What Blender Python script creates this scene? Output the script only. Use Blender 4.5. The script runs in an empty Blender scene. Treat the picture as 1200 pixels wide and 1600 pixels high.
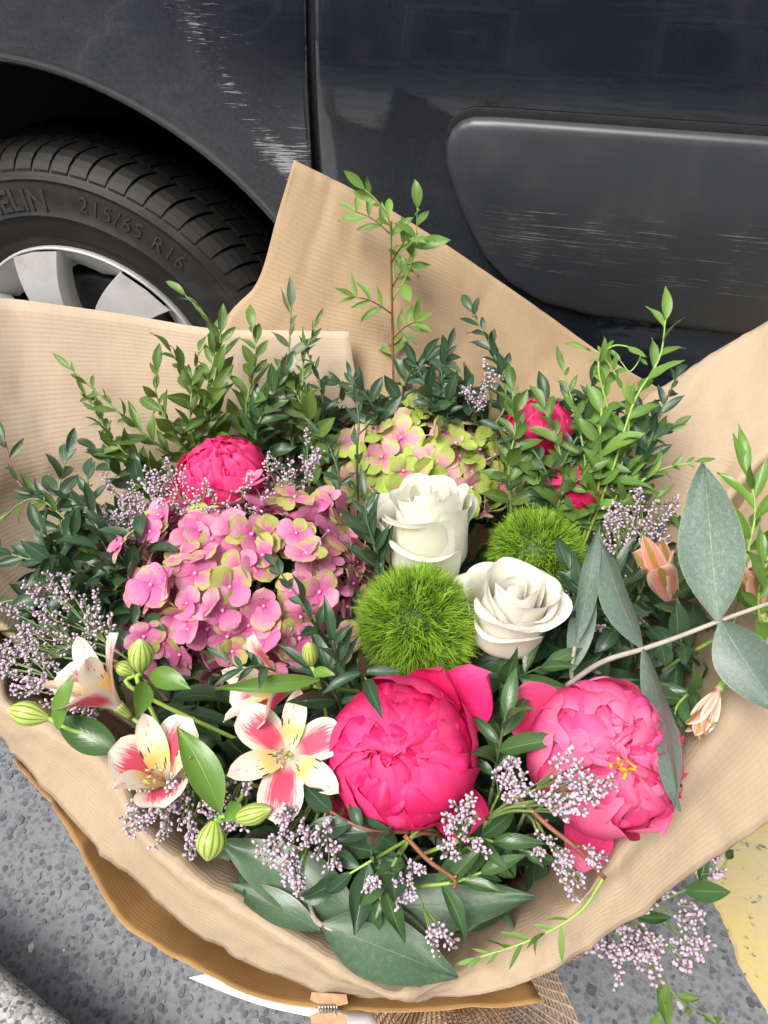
import bpy, math, random
import numpy as np
from mathutils import Vector, Matrix, noise

random.seed(7)
scene = bpy.context.scene
C = scene.collection
PI = math.pi
rad = math.radians

# ------------------------------------------------------------------ camera
CAM_H, PITCH, YAW, ROLL = 1.05, rad(44.3), rad(-15.8), rad(-0.9)
FOC = 1202.0                       # focal length in pixels of the 1200 x 1600 photograph
Fv = Vector((math.sin(YAW) * math.cos(PITCH), math.cos(YAW) * math.cos(PITCH), -math.sin(PITCH)))
Rv = Fv.cross(Vector((0, 0, 1))).normalized()
Uv = Rv.cross(Fv)
R2 = Rv * math.cos(ROLL) + Uv * math.sin(ROLL)
U2 = Uv * math.cos(ROLL) - Rv * math.sin(ROLL)
CAM = Vector((0, 0, CAM_H))
EF = Vector((math.sin(YAW), math.cos(YAW), 0))      # forward on the ground
ER = Vector((math.cos(YAW), -math.sin(YAW), 0))     # to the right on the ground
cam_data = bpy.data.cameras.new('camera')
cam = bpy.data.objects.new('camera', cam_data)
C.objects.link(cam)
cam.matrix_world = Matrix(((R2.x, U2.x, -Fv.x, 0), (R2.y, U2.y, -Fv.y, 0), (R2.z, U2.z, -Fv.z, CAM_H), (0, 0, 0, 1)))
cam_data.sensor_fit = 'VERTICAL'
cam_data.sensor_height = 24.0
cam_data.lens = 24.0 * FOC / 1600.0
cam_data.clip_start = 0.02
cam_data.clip_end = 500
scene.camera = cam

# ------------------------------------------------------------------ sky, sun, exposure
SUN_EL, SUN_AZ = rad(58), rad(205)      # azimuth clockwise from +Y: behind the viewer, a little to the left
world = bpy.data.worlds.new('World')
scene.world = world
world.use_nodes = True
wn = world.node_tree
wn.nodes.clear()
sky = wn.nodes.new('ShaderNodeTexSky')
sky.sky_type = 'NISHITA'
sky.sun_disc = False
sky.sun_elevation = SUN_EL
sky.sun_rotation = SUN_AZ
sky.air_density = 1.0
sky.dust_density = 6.0
sky.ozone_density = 1.0
hs = wn.nodes.new('ShaderNodeHueSaturation')
hs.inputs['Saturation'].default_value = 0.35      # overcast: the cloud greys the blue out evenly
bg = wn.nodes.new('ShaderNodeBackground')
bg.inputs['Strength'].default_value = 0.12
wo = wn.nodes.new('ShaderNodeOutputWorld')
wn.links.new(sky.outputs[0], hs.inputs['Color'])
wn.links.new(hs.outputs[0], bg.inputs['Color'])
wn.links.new(bg.outputs[0], wo.inputs['Surface'])

sun_d = bpy.data.lights.new('sun', 'SUN')
sun_d.energy = 1.5
sun_d.angle = rad(28)
sun_d.color = (1.0, 0.96, 0.9)
sun = bpy.data.objects.new('sun', sun_d)
C.objects.link(sun)
sdir = Vector((math.sin(SUN_AZ) * math.cos(SUN_EL), math.cos(SUN_AZ) * math.cos(SUN_EL), math.sin(SUN_EL)))
sun.rotation_euler = sdir.to_track_quat('Z', 'Y').to_euler()
sun.location = (0, 0, 6)

scene.view_settings.view_transform = 'Standard'
scene.view_settings.look = 'None'
scene.view_settings.gamma = 1.0
scene.view_settings.use_curve_mapping = False
scene.view_settings.exposure = 1.10
scene.cycles.use_denoising = True
scene.cycles.max_bounces = 6
scene.cycles.diffuse_bounces = 3
scene.cycles.glossy_bounces = 4
scene.cycles.transmission_bounces = 4
scene.cycles.caustics_reflective = False
scene.cycles.caustics_refractive = False

# ------------------------------------------------------------------ from a pixel to a place
def P(px, py, k):
    """point seen at a pixel, at height k metres above the road, or (k > 1) at k - 1 metres ahead of the viewer"""
    d = Fv + R2 * ((px - 600) / FOC) + U2 * ((800 - py) / FOC)
    if k > 1:
        t = (k - 1) / d.dot(EF)
    else:
        t = (k - CAM_H) / d.z
    return CAM + d * t

def local(r, f, z):
    return ER * r + EF * f + Vector((0, 0, z))

def depth(p):
    return (p - CAM).dot(Fv)

def PX(n, p):
    """size in metres of n photograph pixels at point p"""
    return n * depth(p) / FOC

def toward_cam(p):
    return (CAM - p).normalized()

# ------------------------------------------------------------------ object helpers
WM = {}

def mesh(name, verts, faces, uvs=None, smooth=True):
    m = bpy.data.meshes.new(name)
    m.from_pydata([tuple(v) for v in verts], [], faces)
    if uvs is not None:
        lay = m.uv_layers.new(name='UVMap')
        li = np.empty(len(m.loops), dtype=np.int32)
        m.loops.foreach_get('vertex_index', li)
        lay.data.foreach_set('uv', np.asarray(uvs, dtype=np.float32)[li].ravel())
    if smooth:
        m.polygons.foreach_set('use_smooth', [True] * len(m.polygons))
    m.update()
    return m

def put(o, parent=None, W=None):
    W = W or Matrix.Identity(4)
    if parent is not None:
        o.parent = parent
        o.matrix_basis = WM[parent.name].inverted() @ W
    else:
        o.matrix_basis = W
    WM[o.name] = W.copy()
    return o

def ob(name, me, mat=None, parent=None, W=None):
    o = bpy.data.objects.new(name, me)
    C.objects.link(o)
    if mat is not None and me is not None and len(me.materials) == 0:
        me.materials.append(mat)
    return put(o, parent, W)

def tag(o, label=None, cat=None, group=None, kind=None):
    if label: o['label'] = label
    if cat: o['category'] = cat
    if group: o['group'] = group
    if kind: o['kind'] = kind
    return o

def thing(name, label, cat, loc, group=None):
    o = bpy.data.objects.new(name, None)
    o.empty_display_size = 0.01
    C.objects.link(o)
    put(o, None, Matrix.Translation(Vector(loc)))
    return tag(o, label, cat, group)

def frame(y, z, loc, s=1.0):
    """matrix with local Y along y, local Z near z"""
    y = y.normalized()
    x = y.cross(z)
    if x.length < 1e-5: x = y.cross(Vector((0.3, 0.5, 0.8)))
    x.normalize()
    z = x.cross(y)
    M = Matrix(((x.x, y.x, z.x, loc.x), (x.y, y.y, z.y, loc.y), (x.z, y.z, z.z, loc.z), (0, 0, 0, 1)))
    return M @ Matrix.Scale(s, 4)

def frame_z(z, loc, roll=0.0, s=1.0):
    """matrix with local Z along z"""
    q = z.normalized().to_track_quat('Z', 'Y').to_matrix().to_4x4()
    return Matrix.Translation(loc) @ q @ Matrix.Rotation(roll, 4, 'Z') @ Matrix.Scale(s, 4)

def crom(pts, n):
    """smooth path through points: n samples for each span"""
    p = [Vector(q) for q in pts]
    if len(p) == 2:
        return [p[0].lerp(p[1], i / n) for i in range(n + 1)]
    p = [p[0] * 2 - p[1]] + p + [p[-1] * 2 - p[-2]]
    out = []
    for i in range(1, len(p) - 2):
        a, b, c, d = p[i - 1], p[i], p[i + 1], p[i + 2]
        for k in range(n):
            t = k / n
            out.append(0.5 * ((2 * b) + (c - a) * t + (2 * a - 5 * b + 4 * c - d) * t * t + (3 * b - 3 * c + d - a) * t ** 3))
    out.append(p[-2])
    return out

class MB:
    """collects tubes and leaves into one mesh"""
    def __init__(s):
        s.v, s.f, s.uv = [], [], []
    def tube(s, path, r0, r1, n=6, cap=True):
        base = len(s.v)
        up = Vector((0.13, 0.31, 0.94))
        m = len(path)
        for i, p in enumerate(path):
            t = (path[min(i + 1, m - 1)] - path[max(i - 1, 0)])
            if t.length < 1e-9: t = Vector((0, 0, 1))
            t.normalize()
            a = t.cross(up)
            if a.length < 1e-3: a = t.cross(Vector((1, 0, 0)))
            a.normalize()
            b = t.cross(a)
            r = r0 + (r1 - r0) * i / max(1, m - 1)
            for k in range(n):
                w = 2 * PI * k / n
                s.v.append(p + a * (r * math.cos(w)) + b * (r * math.sin(w)))
                s.uv.append((k / n, i / max(1, m - 1)))
        for i in range(m - 1):
            for k in range(n):
                k2 = (k + 1) % n
                s.f.append((base + i * n + k, base + i * n + k2, base + (i + 1) * n + k2, base + (i + 1) * n + k))
        if cap:
            s.f.append(tuple(base + k for k in reversed(range(n))))
            s.f.append(tuple(base + (m - 1) * n + k for k in range(n)))
        return s
    def add(s, verts, faces, uvs, M=None):
        base = len(s.v)
        s.v += [(M @ Vector(q)) if M is not None else Vector(q) for q in verts]
        s.uv += list(uvs)
        s.f += [tuple(base + i for i in f) for f in faces]
        return s
    def ob(s, name, mat, parent=None, W=None, smooth=True):
        W = W or (WM[parent.name] if parent is not None else Matrix.Identity(4))
        inv = W.inverted()
        return ob(name, mesh(name, [inv @ q for q in s.v], s.f, s.uv, smooth), mat, parent, W)

def grid_faces(nu, nv, off=0):
    return [(off + j * nu + i, off + j * nu + i + 1, off + (j + 1) * nu + i + 1, off + (j + 1) * nu + i)
            for j in range(nv - 1) for i in range(nu - 1)]

# ------------------------------------------------------------------ material helpers
class NT:
    def __init__(s, name):
        s.mat = bpy.data.materials.new(name)
        s.mat.use_nodes = True
        s.t = s.mat.node_tree
        s.t.nodes.clear()
        s.out = s.t.nodes.new('ShaderNodeOutputMaterial')
    def n(s, typ, props=None, **ins):
        nd = s.t.nodes.new('ShaderNode' + typ)
        for k, v in (props or {}).items(): setattr(nd, k, v)
        for k, v in ins.items():
            key = int(k[1:]) if k[0] == 'i' and k[1:].isdigit() else k.replace('_', ' ')
            s.set(nd.inputs[key], v)
        return nd
    def set(s, sock, v):
        if hasattr(v, 'is_linked') or isinstance(v, bpy.types.NodeSocket):
            s.t.links.new(v, sock)
        else:
            if isinstance(v, tuple) and len(v) == 3 and sock.type == 'RGBA': v = v + (1.0,)
            sock.default_value = v
    def m(s, op, a, b=0.0, c=0.0, clamp=False):
        return s.n('Math', dict(operation=op, use_clamp=clamp), i0=a, i1=b, i2=c).outputs[0]
    def mix(s, f, a, b, mode='MIX'):
        nd = s.t.nodes.new('ShaderNodeMix')
        nd.data_type = 'RGBA'
        nd.blend_type = mode
        s.set(nd.inputs[0], f); s.set(nd.inputs[6], a); s.set(nd.inputs[7], b)
        return nd.outputs[2]
    def ramp(s, f, stops, interp='LINEAR'):
        nd = s.t.nodes.new('ShaderNodeValToRGB')
        cr = nd.color_ramp
        cr.interpolation = interp
        while len(cr.elements) < len(stops): cr.elements.new(0.5)
        for e, (p, c) in zip(cr.elements, stops):
            e.position = p
            e.color = (c, c, c, 1) if not isinstance(c, tuple) else (c + (1,) if len(c) == 3 else c)
        s.set(nd.inputs[0], f)
        return nd.outputs[0]
    def step(s, f, a, b):
        nd = s.n('MapRange', dict(interpolation_type='SMOOTHSTEP'), i0=f, i1=a, i2=b, i3=0.0, i4=1.0)
        return nd.outputs[0]
    def tex(s, scale, coord=None, detail=3.0, rough=0.55, sc=None, dist=0.0):
        v = coord if coord is not None else s.coord('Object')
        if sc is not None:
            v = s.n('Mapping', None, Vector=v, Scale=sc).outputs[0]
        return s.n('TexNoise', None, Vector=v, Scale=scale, Detail=detail, Roughness=rough, Distortion=dist).outputs[0]
    def coord(s, which):
        return s.n('TexCoord').outputs[which]
    def uv(s):
        x = s.n('SeparateXYZ', None, Vector=s.coord('UV'))
        return x.outputs[0], x.outputs[1]
    def rnd(s):
        return s.n('ObjectInfo').outputs['Random']
    def bump(s, h, strength=0.3, dist=0.002, normal=None):
        nd = s.n('Bump', None, Height=h, Strength=strength, Distance=dist)
        if normal is not None: s.t.links.new(normal, nd.inputs['Normal'])
        return nd.outputs[0]
    def bsdf(s, col, rough=0.5, metal=0.0, normal=None, coat=0.0, spec=0.5, trans=0.0, tcol=None, **kw):
        b = s.n('BsdfPrincipled')
        s.set(b.inputs['Base Color'], col)
        s.set(b.inputs['Roughness'], rough)
        s.set(b.inputs['Metallic'], metal)
        s.set(b.inputs['Specular IOR Level'], spec)
        s.set(b.inputs['Coat Weight'], coat)
        if kw.get('sss'):
            b.inputs['Subsurface Weight'].default_value = kw['sss']
            b.inputs['Subsurface Radius'].default_value = (1.0, 0.8, 0.5)
            b.inputs['Subsurface Scale'].default_value = 0.006
        if coat: s.set(b.inputs['Coat Roughness'], kw.get('coat_rough', 0.04))
        if normal is not None: s.t.links.new(normal, b.inputs['Normal'])
        if trans:
            t = s.n('BsdfTranslucent')
            s.set(t.inputs['Color'], tcol if tcol is not None else col)
            if normal is not None: s.t.links.new(normal, t.inputs['Normal'])
            mx = s.n('MixShader', None, i0=trans, i1=b.outputs[0], i2=t.outputs[0])
            s.t.links.new(mx.outputs[0], s.out.inputs['Surface'])
        else:
            s.t.links.new(b.outputs[0], s.out.inputs['Surface'])
        return s.mat

MAT = {}

def plain(name, col, rough=0.6, metal=0.0, var=0.15, scale=60, spec=0.5, trans=0.0, bump=0.0):
    t = NT(name)
    nz = t.tex(scale)
    f = t.ramp(nz, [(0.3, 1 - var), (0.7, 1 + var)])
    c = t.mix(1.0, col, f, 'MULTIPLY')
    nrm = t.bump(nz, bump, 0.001) if bump else None
    MAT[name] = t.bsdf(c, rough, metal, nrm, spec=spec, trans=trans)
    return MAT[name]

# leaf: colour with midrib, veins, paler underside, a random shift for each leaf
def leaf_mat(name, top, under, vein, rough=0.38, trans=0.25, mottled=0.2, vein_w=0.03, edge=None, spec=0.5, side_v=0.10, bloom=0.0):
    t = NT(name)
    u, v = t.uv()
    du = t.m('ABSOLUTE', t.m('SUBTRACT', u, 0.5))
    mid = t.m('SUBTRACT', 1.0, t.step(du, vein_w * 0.4, vein_w))
    # side veins run forward from the midrib
    w = t.m('SUBTRACT', t.m('MULTIPLY', v, 9.0), t.m('MULTIPLY', du, 7.0))
    sv = t.m('ABSOLUTE', t.m('SUBTRACT', t.m('FRACT', w), 0.5))
    side = t.m('MULTIPLY', t.m('SUBTRACT', 1.0, t.step(sv, 0.02, 0.20)), side_v)
    rnd = t.rnd()
    nz = t.tex(5.0, t.coord('UV'), 4.0, 0.6)
    shade = t.m('ADD', 0.72, t.m('ADD', t.m('MULTIPLY', rnd, 0.5), t.m('MULTIPLY', t.m('ADD', nz, t.m('MULTIPLY', t.tex(38.0, t.coord('UV'), 4.0, 0.7), 0.6)), mottled)))
    sh = t.n('CombineXYZ', None, X=t.m('ADD', shade, t.m('MULTIPLY', rnd, 0.12)), Y=shade, Z=t.m('MULTIPLY', shade, 0.95)).outputs[0]
    c = t.mix(1.0, top, sh, 'MULTIPLY')
    c = t.mix(t.m('MAXIMUM', t.m('MULTIPLY', mid, 0.8), side), c, vein)
    if edge:
        c = t.mix(t.m('MULTIPLY', t.step(du, 0.475, 0.5), 0.7), c, edge)
    if bloom:      # waxy bloom rubbed off in spots, fine net of veins
        ve_ = t.n('TexVoronoi', dict(feature='DISTANCE_TO_EDGE'), Vector=t.n('Mapping', None, Vector=t.coord('UV'), Scale=(16.0, 34.0, 1.0)).outputs[0], Scale=1.0).outputs['Distance']
        net = t.m('SUBTRACT', 1.0, t.step(ve_, 0.0, 0.10))
        spot = t.tex(11.0, t.coord('UV'), 6.0, 0.75, (1.0, 2.2, 1.0))
        c = t.mix(t.m('MULTIPLY', net, 0.5), c, (0.055, 0.085, 0.06))
        c = t.mix(t.m('MULTIPLY', t.step(spot, 0.46, 0.70), bloom), c, t.mix(0.5, under, (0.26, 0.32, 0.29)))
        c = t.mix(t.m('MULTIPLY', t.m('SUBTRACT', 1.0, t.step(spot, 0.28, 0.44)), bloom), c, t.mix(0.55, c, (0.03, 0.05, 0.03)))
    bf = t.n('NewGeometry').outputs['Backfacing']
    c2 = t.mix(t.m('MULTIPLY', bf, 0.8), c, t.mix(1.0, under, sh, 'MULTIPLY'))
    hgt = t.m('ADD', t.m('MULTIPLY', mid, -0.6), t.m('ADD', t.m('MULTIPLY', side, -0.8), t.m('MULTIPLY', nz, 0.5)))
    nrm = t.bump(hgt, 0.35, 0.0012)
    MAT[name] = t.bsdf(c2, t.m('ADD', rough, t.m('MULTIPLY', bf, 0.2)), 0.0, nrm, spec=spec, trans=trans,
                       tcol=t.mix(0.5, c2, (0.16, 0.3, 0.03)))
    return MAT[name]

leaf_mat('leaf_mid', (0.085, 0.16, 0.033), (0.15, 0.23, 0.09), (0.22, 0.32, 0.10))
leaf_mat('leaf_dark', (0.028, 0.066, 0.034), (0.085, 0.15, 0.08), (0.13, 0.22, 0.11), 0.33, 0.14)
leaf_mat('leaf_light', (0.13, 0.26, 0.05), (0.18, 0.30, 0.10), (0.26, 0.38, 0.12), 0.42, 0.32)
leaf_mat('leaf_glossy', (0.038, 0.088, 0.03), (0.10, 0.18, 0.08), (0.15, 0.27, 0.10), 0.25, 0.14)
leaf_mat('leaf_bright', (0.105, 0.225, 0.035), (0.15, 0.28, 0.07), (0.18, 0.32, 0.08), 0.32, 0.3, 0.2, 0.02, side_v=0.0)
leaf_mat('leaf_olive', (0.11, 0.15, 0.085), (0.22, 0.26, 0.17), (0.24, 0.28, 0.16), 0.5, 0.2)
leaf_mat('leaf_euc_silver', (0.082, 0.122, 0.098), (0.17, 0.21, 0.18), (0.26, 0.29, 0.19), 0.42, 0.06, 0.55, 0.016, (0.28, 0.32, 0.12), side_v=0.06, bloom=0.75)
leaf_mat('leaf_euc_grey', (0.085, 0.125, 0.105), (0.12, 0.155, 0.13), (0.22, 0.22, 0.16), 0.45, 0.06, 0.5, 0.018, (0.26, 0.34, 0.10), side_v=0.06, bloom=0.55)
leaf_mat('leaf_euc_green', (0.050, 0.098, 0.052), (0.10, 0.15, 0.09), (0.12, 0.18, 0.10), 0.36, 0.06, 0.5, 0.014, (0.30, 0.12, 0.07), side_v=0.05, bloom=0.35)
plain('stem_green', (0.16, 0.24, 0.07), 0.5, var=0.25)
plain('stem_dark', (0.06, 0.10, 0.035), 0.55, var=0.25)
plain('stem_red', (0.22, 0.085, 0.045), 0.55, var=0.3)
plain('stem_pale', (0.33, 0.30, 0.25), 0.6, var=0.2)
plain('stem_lime', (0.26, 0.42, 0.08), 0.45, var=0.2)

def petal_mat(name, fn, rough=0.55, trans=0.28, veins=0.25, spec=0.25, sss=0.0):
    t = NT(name)
    u, v = t.uv()
    c = fn(t, u, v)
    st = t.n('Mapping', None, Vector=t.coord('UV'), Scale=(26.0, 1.6, 1.0)).outputs[0]
    nz = t.tex(1.0, st, 3.0, 0.6)
    nz2 = t.tex(6.0, t.coord('UV'), 3.0)
    nrm = t.bump(t.m('ADD', nz, nz2), veins, 0.0012)
    MAT[name] = t.bsdf(c, rough, 0.0, nrm, spec=spec, trans=trans, sss=sss)
    return MAT[name]

def f_peony(deep, pale, edge):
    def fn(t, u, v):
        r = t.rnd()
        nz = t.tex(3.0, t.coord('UV'), 4.0, 0.6, (3.0, 1.0, 1.0))
        m = t.m('ADD', t.m('MULTIPLY', r, 0.55), t.m('MULTIPLY', nz, 0.5), clamp=True)
        c = t.mix(m, deep, pale)
        e = t.m('MULTIPLY', t.step(v, 0.72, 1.0), t.m('ADD', 0.2, t.m('MULTIPLY', nz, 0.9)))
        return t.mix(t.m('MULTIPLY', e, 0.6), c, edge)
    return fn
petal_mat('petal_peony', f_peony((0.70, 0.008, 0.10), (0.83, 0.03, 0.19), (0.88, 0.13, 0.33)), 0.5, 0.22, 0.4)
petal_mat('petal_peony_pale', f_peony((0.75, 0.025, 0.16), (0.86, 0.11, 0.30), (0.90, 0.36, 0.52)), 0.5, 0.25, 0.4)

def f_rose(t, u, v):
    nz = t.tex(2.5, t.coord('UV'), 3.0)
    c = t.mix(t.rnd(), (0.90, 0.885, 0.755), (0.92, 0.91, 0.82))
    g = t.m('MULTIPLY', t.m('SUBTRACT', 1.0, t.step(v, 0.05, 0.75)), t.m('ADD', 0.35, nz))
    c = t.mix(t.m('MULTIPLY', g, 0.75), c, (0.62, 0.68, 0.34))
    st = t.tex(1.0, t.n('Mapping', None, Vector=t.coord('UV'), Scale=(22.0, 1.4, 1.0)).outputs[0], 3.0)
    return t.mix(t.m('MULTIPLY', t.step(st, 0.5, 0.75), 0.16), c, (0.66, 0.70, 0.46))
petal_mat('petal_rose_green', f_rose, 0.6, 0.4, 0.25, sss=0.6)
def f_rose2(t, u, v):
    nz = t.tex(2.5, t.coord('UV'), 3.0)
    c = t.mix(t.rnd(), (0.91, 0.875, 0.765), (0.92, 0.90, 0.82))
    g = t.m('MULTIPLY', t.m('SUBTRACT', 1.0, t.step(v, 0.05, 0.8)), t.m('ADD', 0.35, nz))
    c = t.mix(t.m('MULTIPLY', g, 0.75), c, (0.84, 0.68, 0.48))
    st = t.tex(1.0, t.n('Mapping', None, Vector=t.coord('UV'), Scale=(22.0, 1.4, 1.0)).outputs[0], 3.0)
    return t.mix(t.m('MULTIPLY', t.step(st, 0.5, 0.75), 0.14), c, (0.84, 0.74, 0.54))
petal_mat('petal_rose_blush', f_rose2, 0.6, 0.4, 0.25, sss=0.6)

def f_hyd(bias, pink, pale, green):
    def fn(t, u, v):
        r = t.rnd()
        wv = t.tex(2.2, t.n('Mapping', None, Vector=t.coord('UV'), Location=t.n('CombineXYZ', None, X=t.m('MULTIPLY', r, 40.0), Y=t.m('MULTIPLY', r, 17.0)).outputs[0]).outputs[0], 3.0, 0.6)
        r2 = t.m('FRACT', t.m('MULTIPLY', r, 17.3))
        deep = t.mix(t.m('SUBTRACT', 1.0, t.step(v, 0.0, 0.35)), pink, (0.70, 0.10, 0.36))
        c = t.mix(t.m('MULTIPLY', t.step(v, 0.1, 0.9), t.m('ADD', 0.15, t.m('MULTIPLY', r2, 0.85))), deep, pale)
        du0 = t.m('ABSOLUTE', t.m('SUBTRACT', u, 0.5))
        mg = t.m('MAXIMUM', t.m('MULTIPLY', v, 0.62), t.m('MULTIPLY', du0, 1.15))
        g = t.m('ADD', mg, t.m('ADD', t.m('MULTIPLY', wv, 0.9), t.m('MULTIPLY', t.m('FRACT', t.m('MULTIPLY', r, 7.7)), 0.75)))
        g = t.step(g, bias, bias + 0.34)
        fz = t.tex(14.0, t.coord('UV'), 4.0, 0.7)
        c = t.mix(t.m('MULTIPLY', g, t.m('ADD', 0.35, t.m('MULTIPLY', fz, 1.0))), c, green)
        # fine veins
        du = t.m('ABSOLUTE', t.m('SUBTRACT', u, 0.5))
        w = t.m('SUBTRACT', t.m('MULTIPLY', v, 6.0), t.m('MULTIPLY', du, 7.0))
        sv = t.m('ABSOLUTE', t.m('SUBTRACT', t.m('FRACT', w), 0.5))
        ve = t.m('MULTIPLY', t.m('SUBTRACT', 1.0, t.step(sv, 0.02, 0.16)), 0.42)
        return t.mix(ve, c, t.mix(0.4, c, (0.55, 0.09, 0.24)))
    return fn
petal_mat('petal_hydrangea', f_hyd(1.27, (0.68, 0.155, 0.365), (0.76, 0.42, 0.50), (0.42, 0.54, 0.08)), 0.6, 0.24, 0.7)
petal_mat('petal_hydrangea_green', f_hyd(0.94, (0.72, 0.30, 0.38), (0.74, 0.58, 0.42), (0.38, 0.60, 0.06)), 0.6, 0.24, 0.7)
plain('hydrangea_bead', (0.60, 0.30, 0.44), 0.5)
plain('hydrangea_stalk', (0.36, 0.40, 0.22), 0.6)

def f_alst_outer(t, u, v):
    nz = t.tex(4.0, t.n('Mapping', None, Vector=t.coord('UV'), Scale=(6.0, 1.0, 1.0)).outputs[0], 3.0)
    du = t.m('ABSOLUTE', t.m('SUBTRACT', u, 0.5))
    a = t.m('MULTIPLY', t.step(v, 0.05, 0.35), t.m('SUBTRACT', 1.0, t.step(t.m('ADD', v, t.m('MULTIPLY', t.m('SUBTRACT', nz, 0.5), 0.5)), 0.70, 0.88)))
    b = t.m('SUBTRACT', 1.0, t.step(t.m('ADD', du, t.m('MULTIPLY', t.m('SUBTRACT', nz, 0.5), 0.30)), 0.20, 0.42))
    c = t.mix(t.m('MULTIPLY', t.m('MULTIPLY', a, b), 0.97), (0.86, 0.80, 0.68), (0.74, 0.075, 0.155))
    tip = t.m('MULTIPLY', t.step(v, 0.93, 1.0), t.m('SUBTRACT', 1.0, t.step(du, 0.1, 0.3)))
    return t.mix(t.m('MULTIPLY', tip, 0.6), c, (0.45, 0.55, 0.15))
petal_mat('petal_alstroemeria', f_alst_outer, 0.5, 0.32, 0.2)
def f_alst_inner(t, u, v):
    nz = t.tex(3.0, t.coord('UV'), 2.0)
    du = t.m('ABSOLUTE', t.m('SUBTRACT', u, 0.5))
    c = t.mix(t.m('MULTIPLY', t.step(v, 0.15, 0.4), t.m('MULTIPLY', 0.75, t.m('SUBTRACT', 1.0, t.step(v, 0.38, 0.66)))), (0.86, 0.80, 0.64), (0.86, 0.66, 0.10))
    pk = t.m('MULTIPLY', t.step(v, 0.72, 0.9), t.m('SUBTRACT', 1.0, t.step(du, 0.12, 0.34)))
    c = t.mix(t.m('MULTIPLY', pk, 0.6), c, (0.85, 0.35, 0.36))
    # dark dashes along the petal
    vor = t.n('TexVoronoi', dict(feature='F1'), Vector=t.n('Mapping', None, Vector=t.coord('UV'), Scale=(8.0, 4.2, 1.0)).outputs[0], Scale=1.0, Randomness=0.7).outputs['Distance']
    dash = t.m('MULTIPLY', t.m('SUBTRACT', 1.0, t.step(vor, 0.24, 0.33)), t.m('MULTIPLY', t.step(v, 0.12, 0.2), t.m('SUBTRACT', 1.0, t.step(v, 0.78, 0.9))))
    return t.mix(t.m('MULTIPLY', dash, 0.95), c, (0.10, 0.008, 0.02))
petal_mat('petal_alstroemeria_streaked', f_alst_inner, 0.5, 0.3, 0.2)
def f_alst_orange(t, u, v):
    nz = t.tex(4.0, t.n('Mapping', None, Vector=t.coord('UV'), Scale=(5.0, 0.7, 1.0)).outputs[0], 3.0)
    du = t.m('ABSOLUTE', t.m('SUBTRACT', u, 0.5))
    st = t.step(t.m('ADD', du, t.m('MULTIPLY', t.m('SUBTRACT', nz, 0.5), 0.2)), 0.08, 0.2)
    c = t.mix(st, (0.62, 0.24, 0.09), (0.86, 0.42, 0.34))
    c = t.mix(t.step(du, 0.3, 0.45), c, (0.88, 0.70, 0.56))
    g = t.m('MULTIPLY', t.m('SUBTRACT', 1.0, t.step(du, 0.04, 0.16)), t.step(v, 0.35, 0.85))
    return t.mix(t.m('MULTIPLY', g, 0.75), c, (0.36, 0.42, 0.08))
petal_mat('petal_alstroemeria_coral', f_alst_orange, 0.5, 0.28, 0.2)

def bud_mat():
    t = NT('bud_green')
    u, v = t.uv()
    w = t.m('ABSOLUTE', t.m('SUBTRACT', t.m('FRACT', t.m('MULTIPLY', u, 12.0)), 0.5))
    c = t.mix(t.step(w, 0.05, 0.22), (0.17, 0.26, 0.03), (0.47, 0.58, 0.14))
    c = t.mix(t.m('MULTIPLY', t.step(v, 0.85, 1.0), 0.6), c, (0.62, 0.68, 0.36))
    MAT['bud_green'] = t.bsdf(c, 0.4, 0, None, trans=0.2)
bud_mat()
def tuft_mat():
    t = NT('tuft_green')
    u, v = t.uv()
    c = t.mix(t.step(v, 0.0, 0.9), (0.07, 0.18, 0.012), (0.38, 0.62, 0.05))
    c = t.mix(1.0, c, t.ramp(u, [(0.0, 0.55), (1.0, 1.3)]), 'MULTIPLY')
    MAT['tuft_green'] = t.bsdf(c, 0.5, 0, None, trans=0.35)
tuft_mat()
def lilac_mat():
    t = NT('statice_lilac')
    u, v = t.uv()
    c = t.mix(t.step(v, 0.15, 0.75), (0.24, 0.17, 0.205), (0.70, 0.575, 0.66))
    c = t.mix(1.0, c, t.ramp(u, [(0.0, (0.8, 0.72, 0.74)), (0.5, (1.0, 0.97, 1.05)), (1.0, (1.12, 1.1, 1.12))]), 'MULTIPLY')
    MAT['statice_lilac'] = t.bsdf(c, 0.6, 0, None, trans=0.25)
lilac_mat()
plain('stamen_yellow', (0.82, 0.42, 0.03), 0.5)
plain('anther_olive', (0.36, 0.36, 0.12), 0.6)
plain('filament_cream', (0.78, 0.55, 0.42), 0.5)
plain('yellow_petal', (0.85, 0.55, 0.01), 0.5, trans=0.25)

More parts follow.
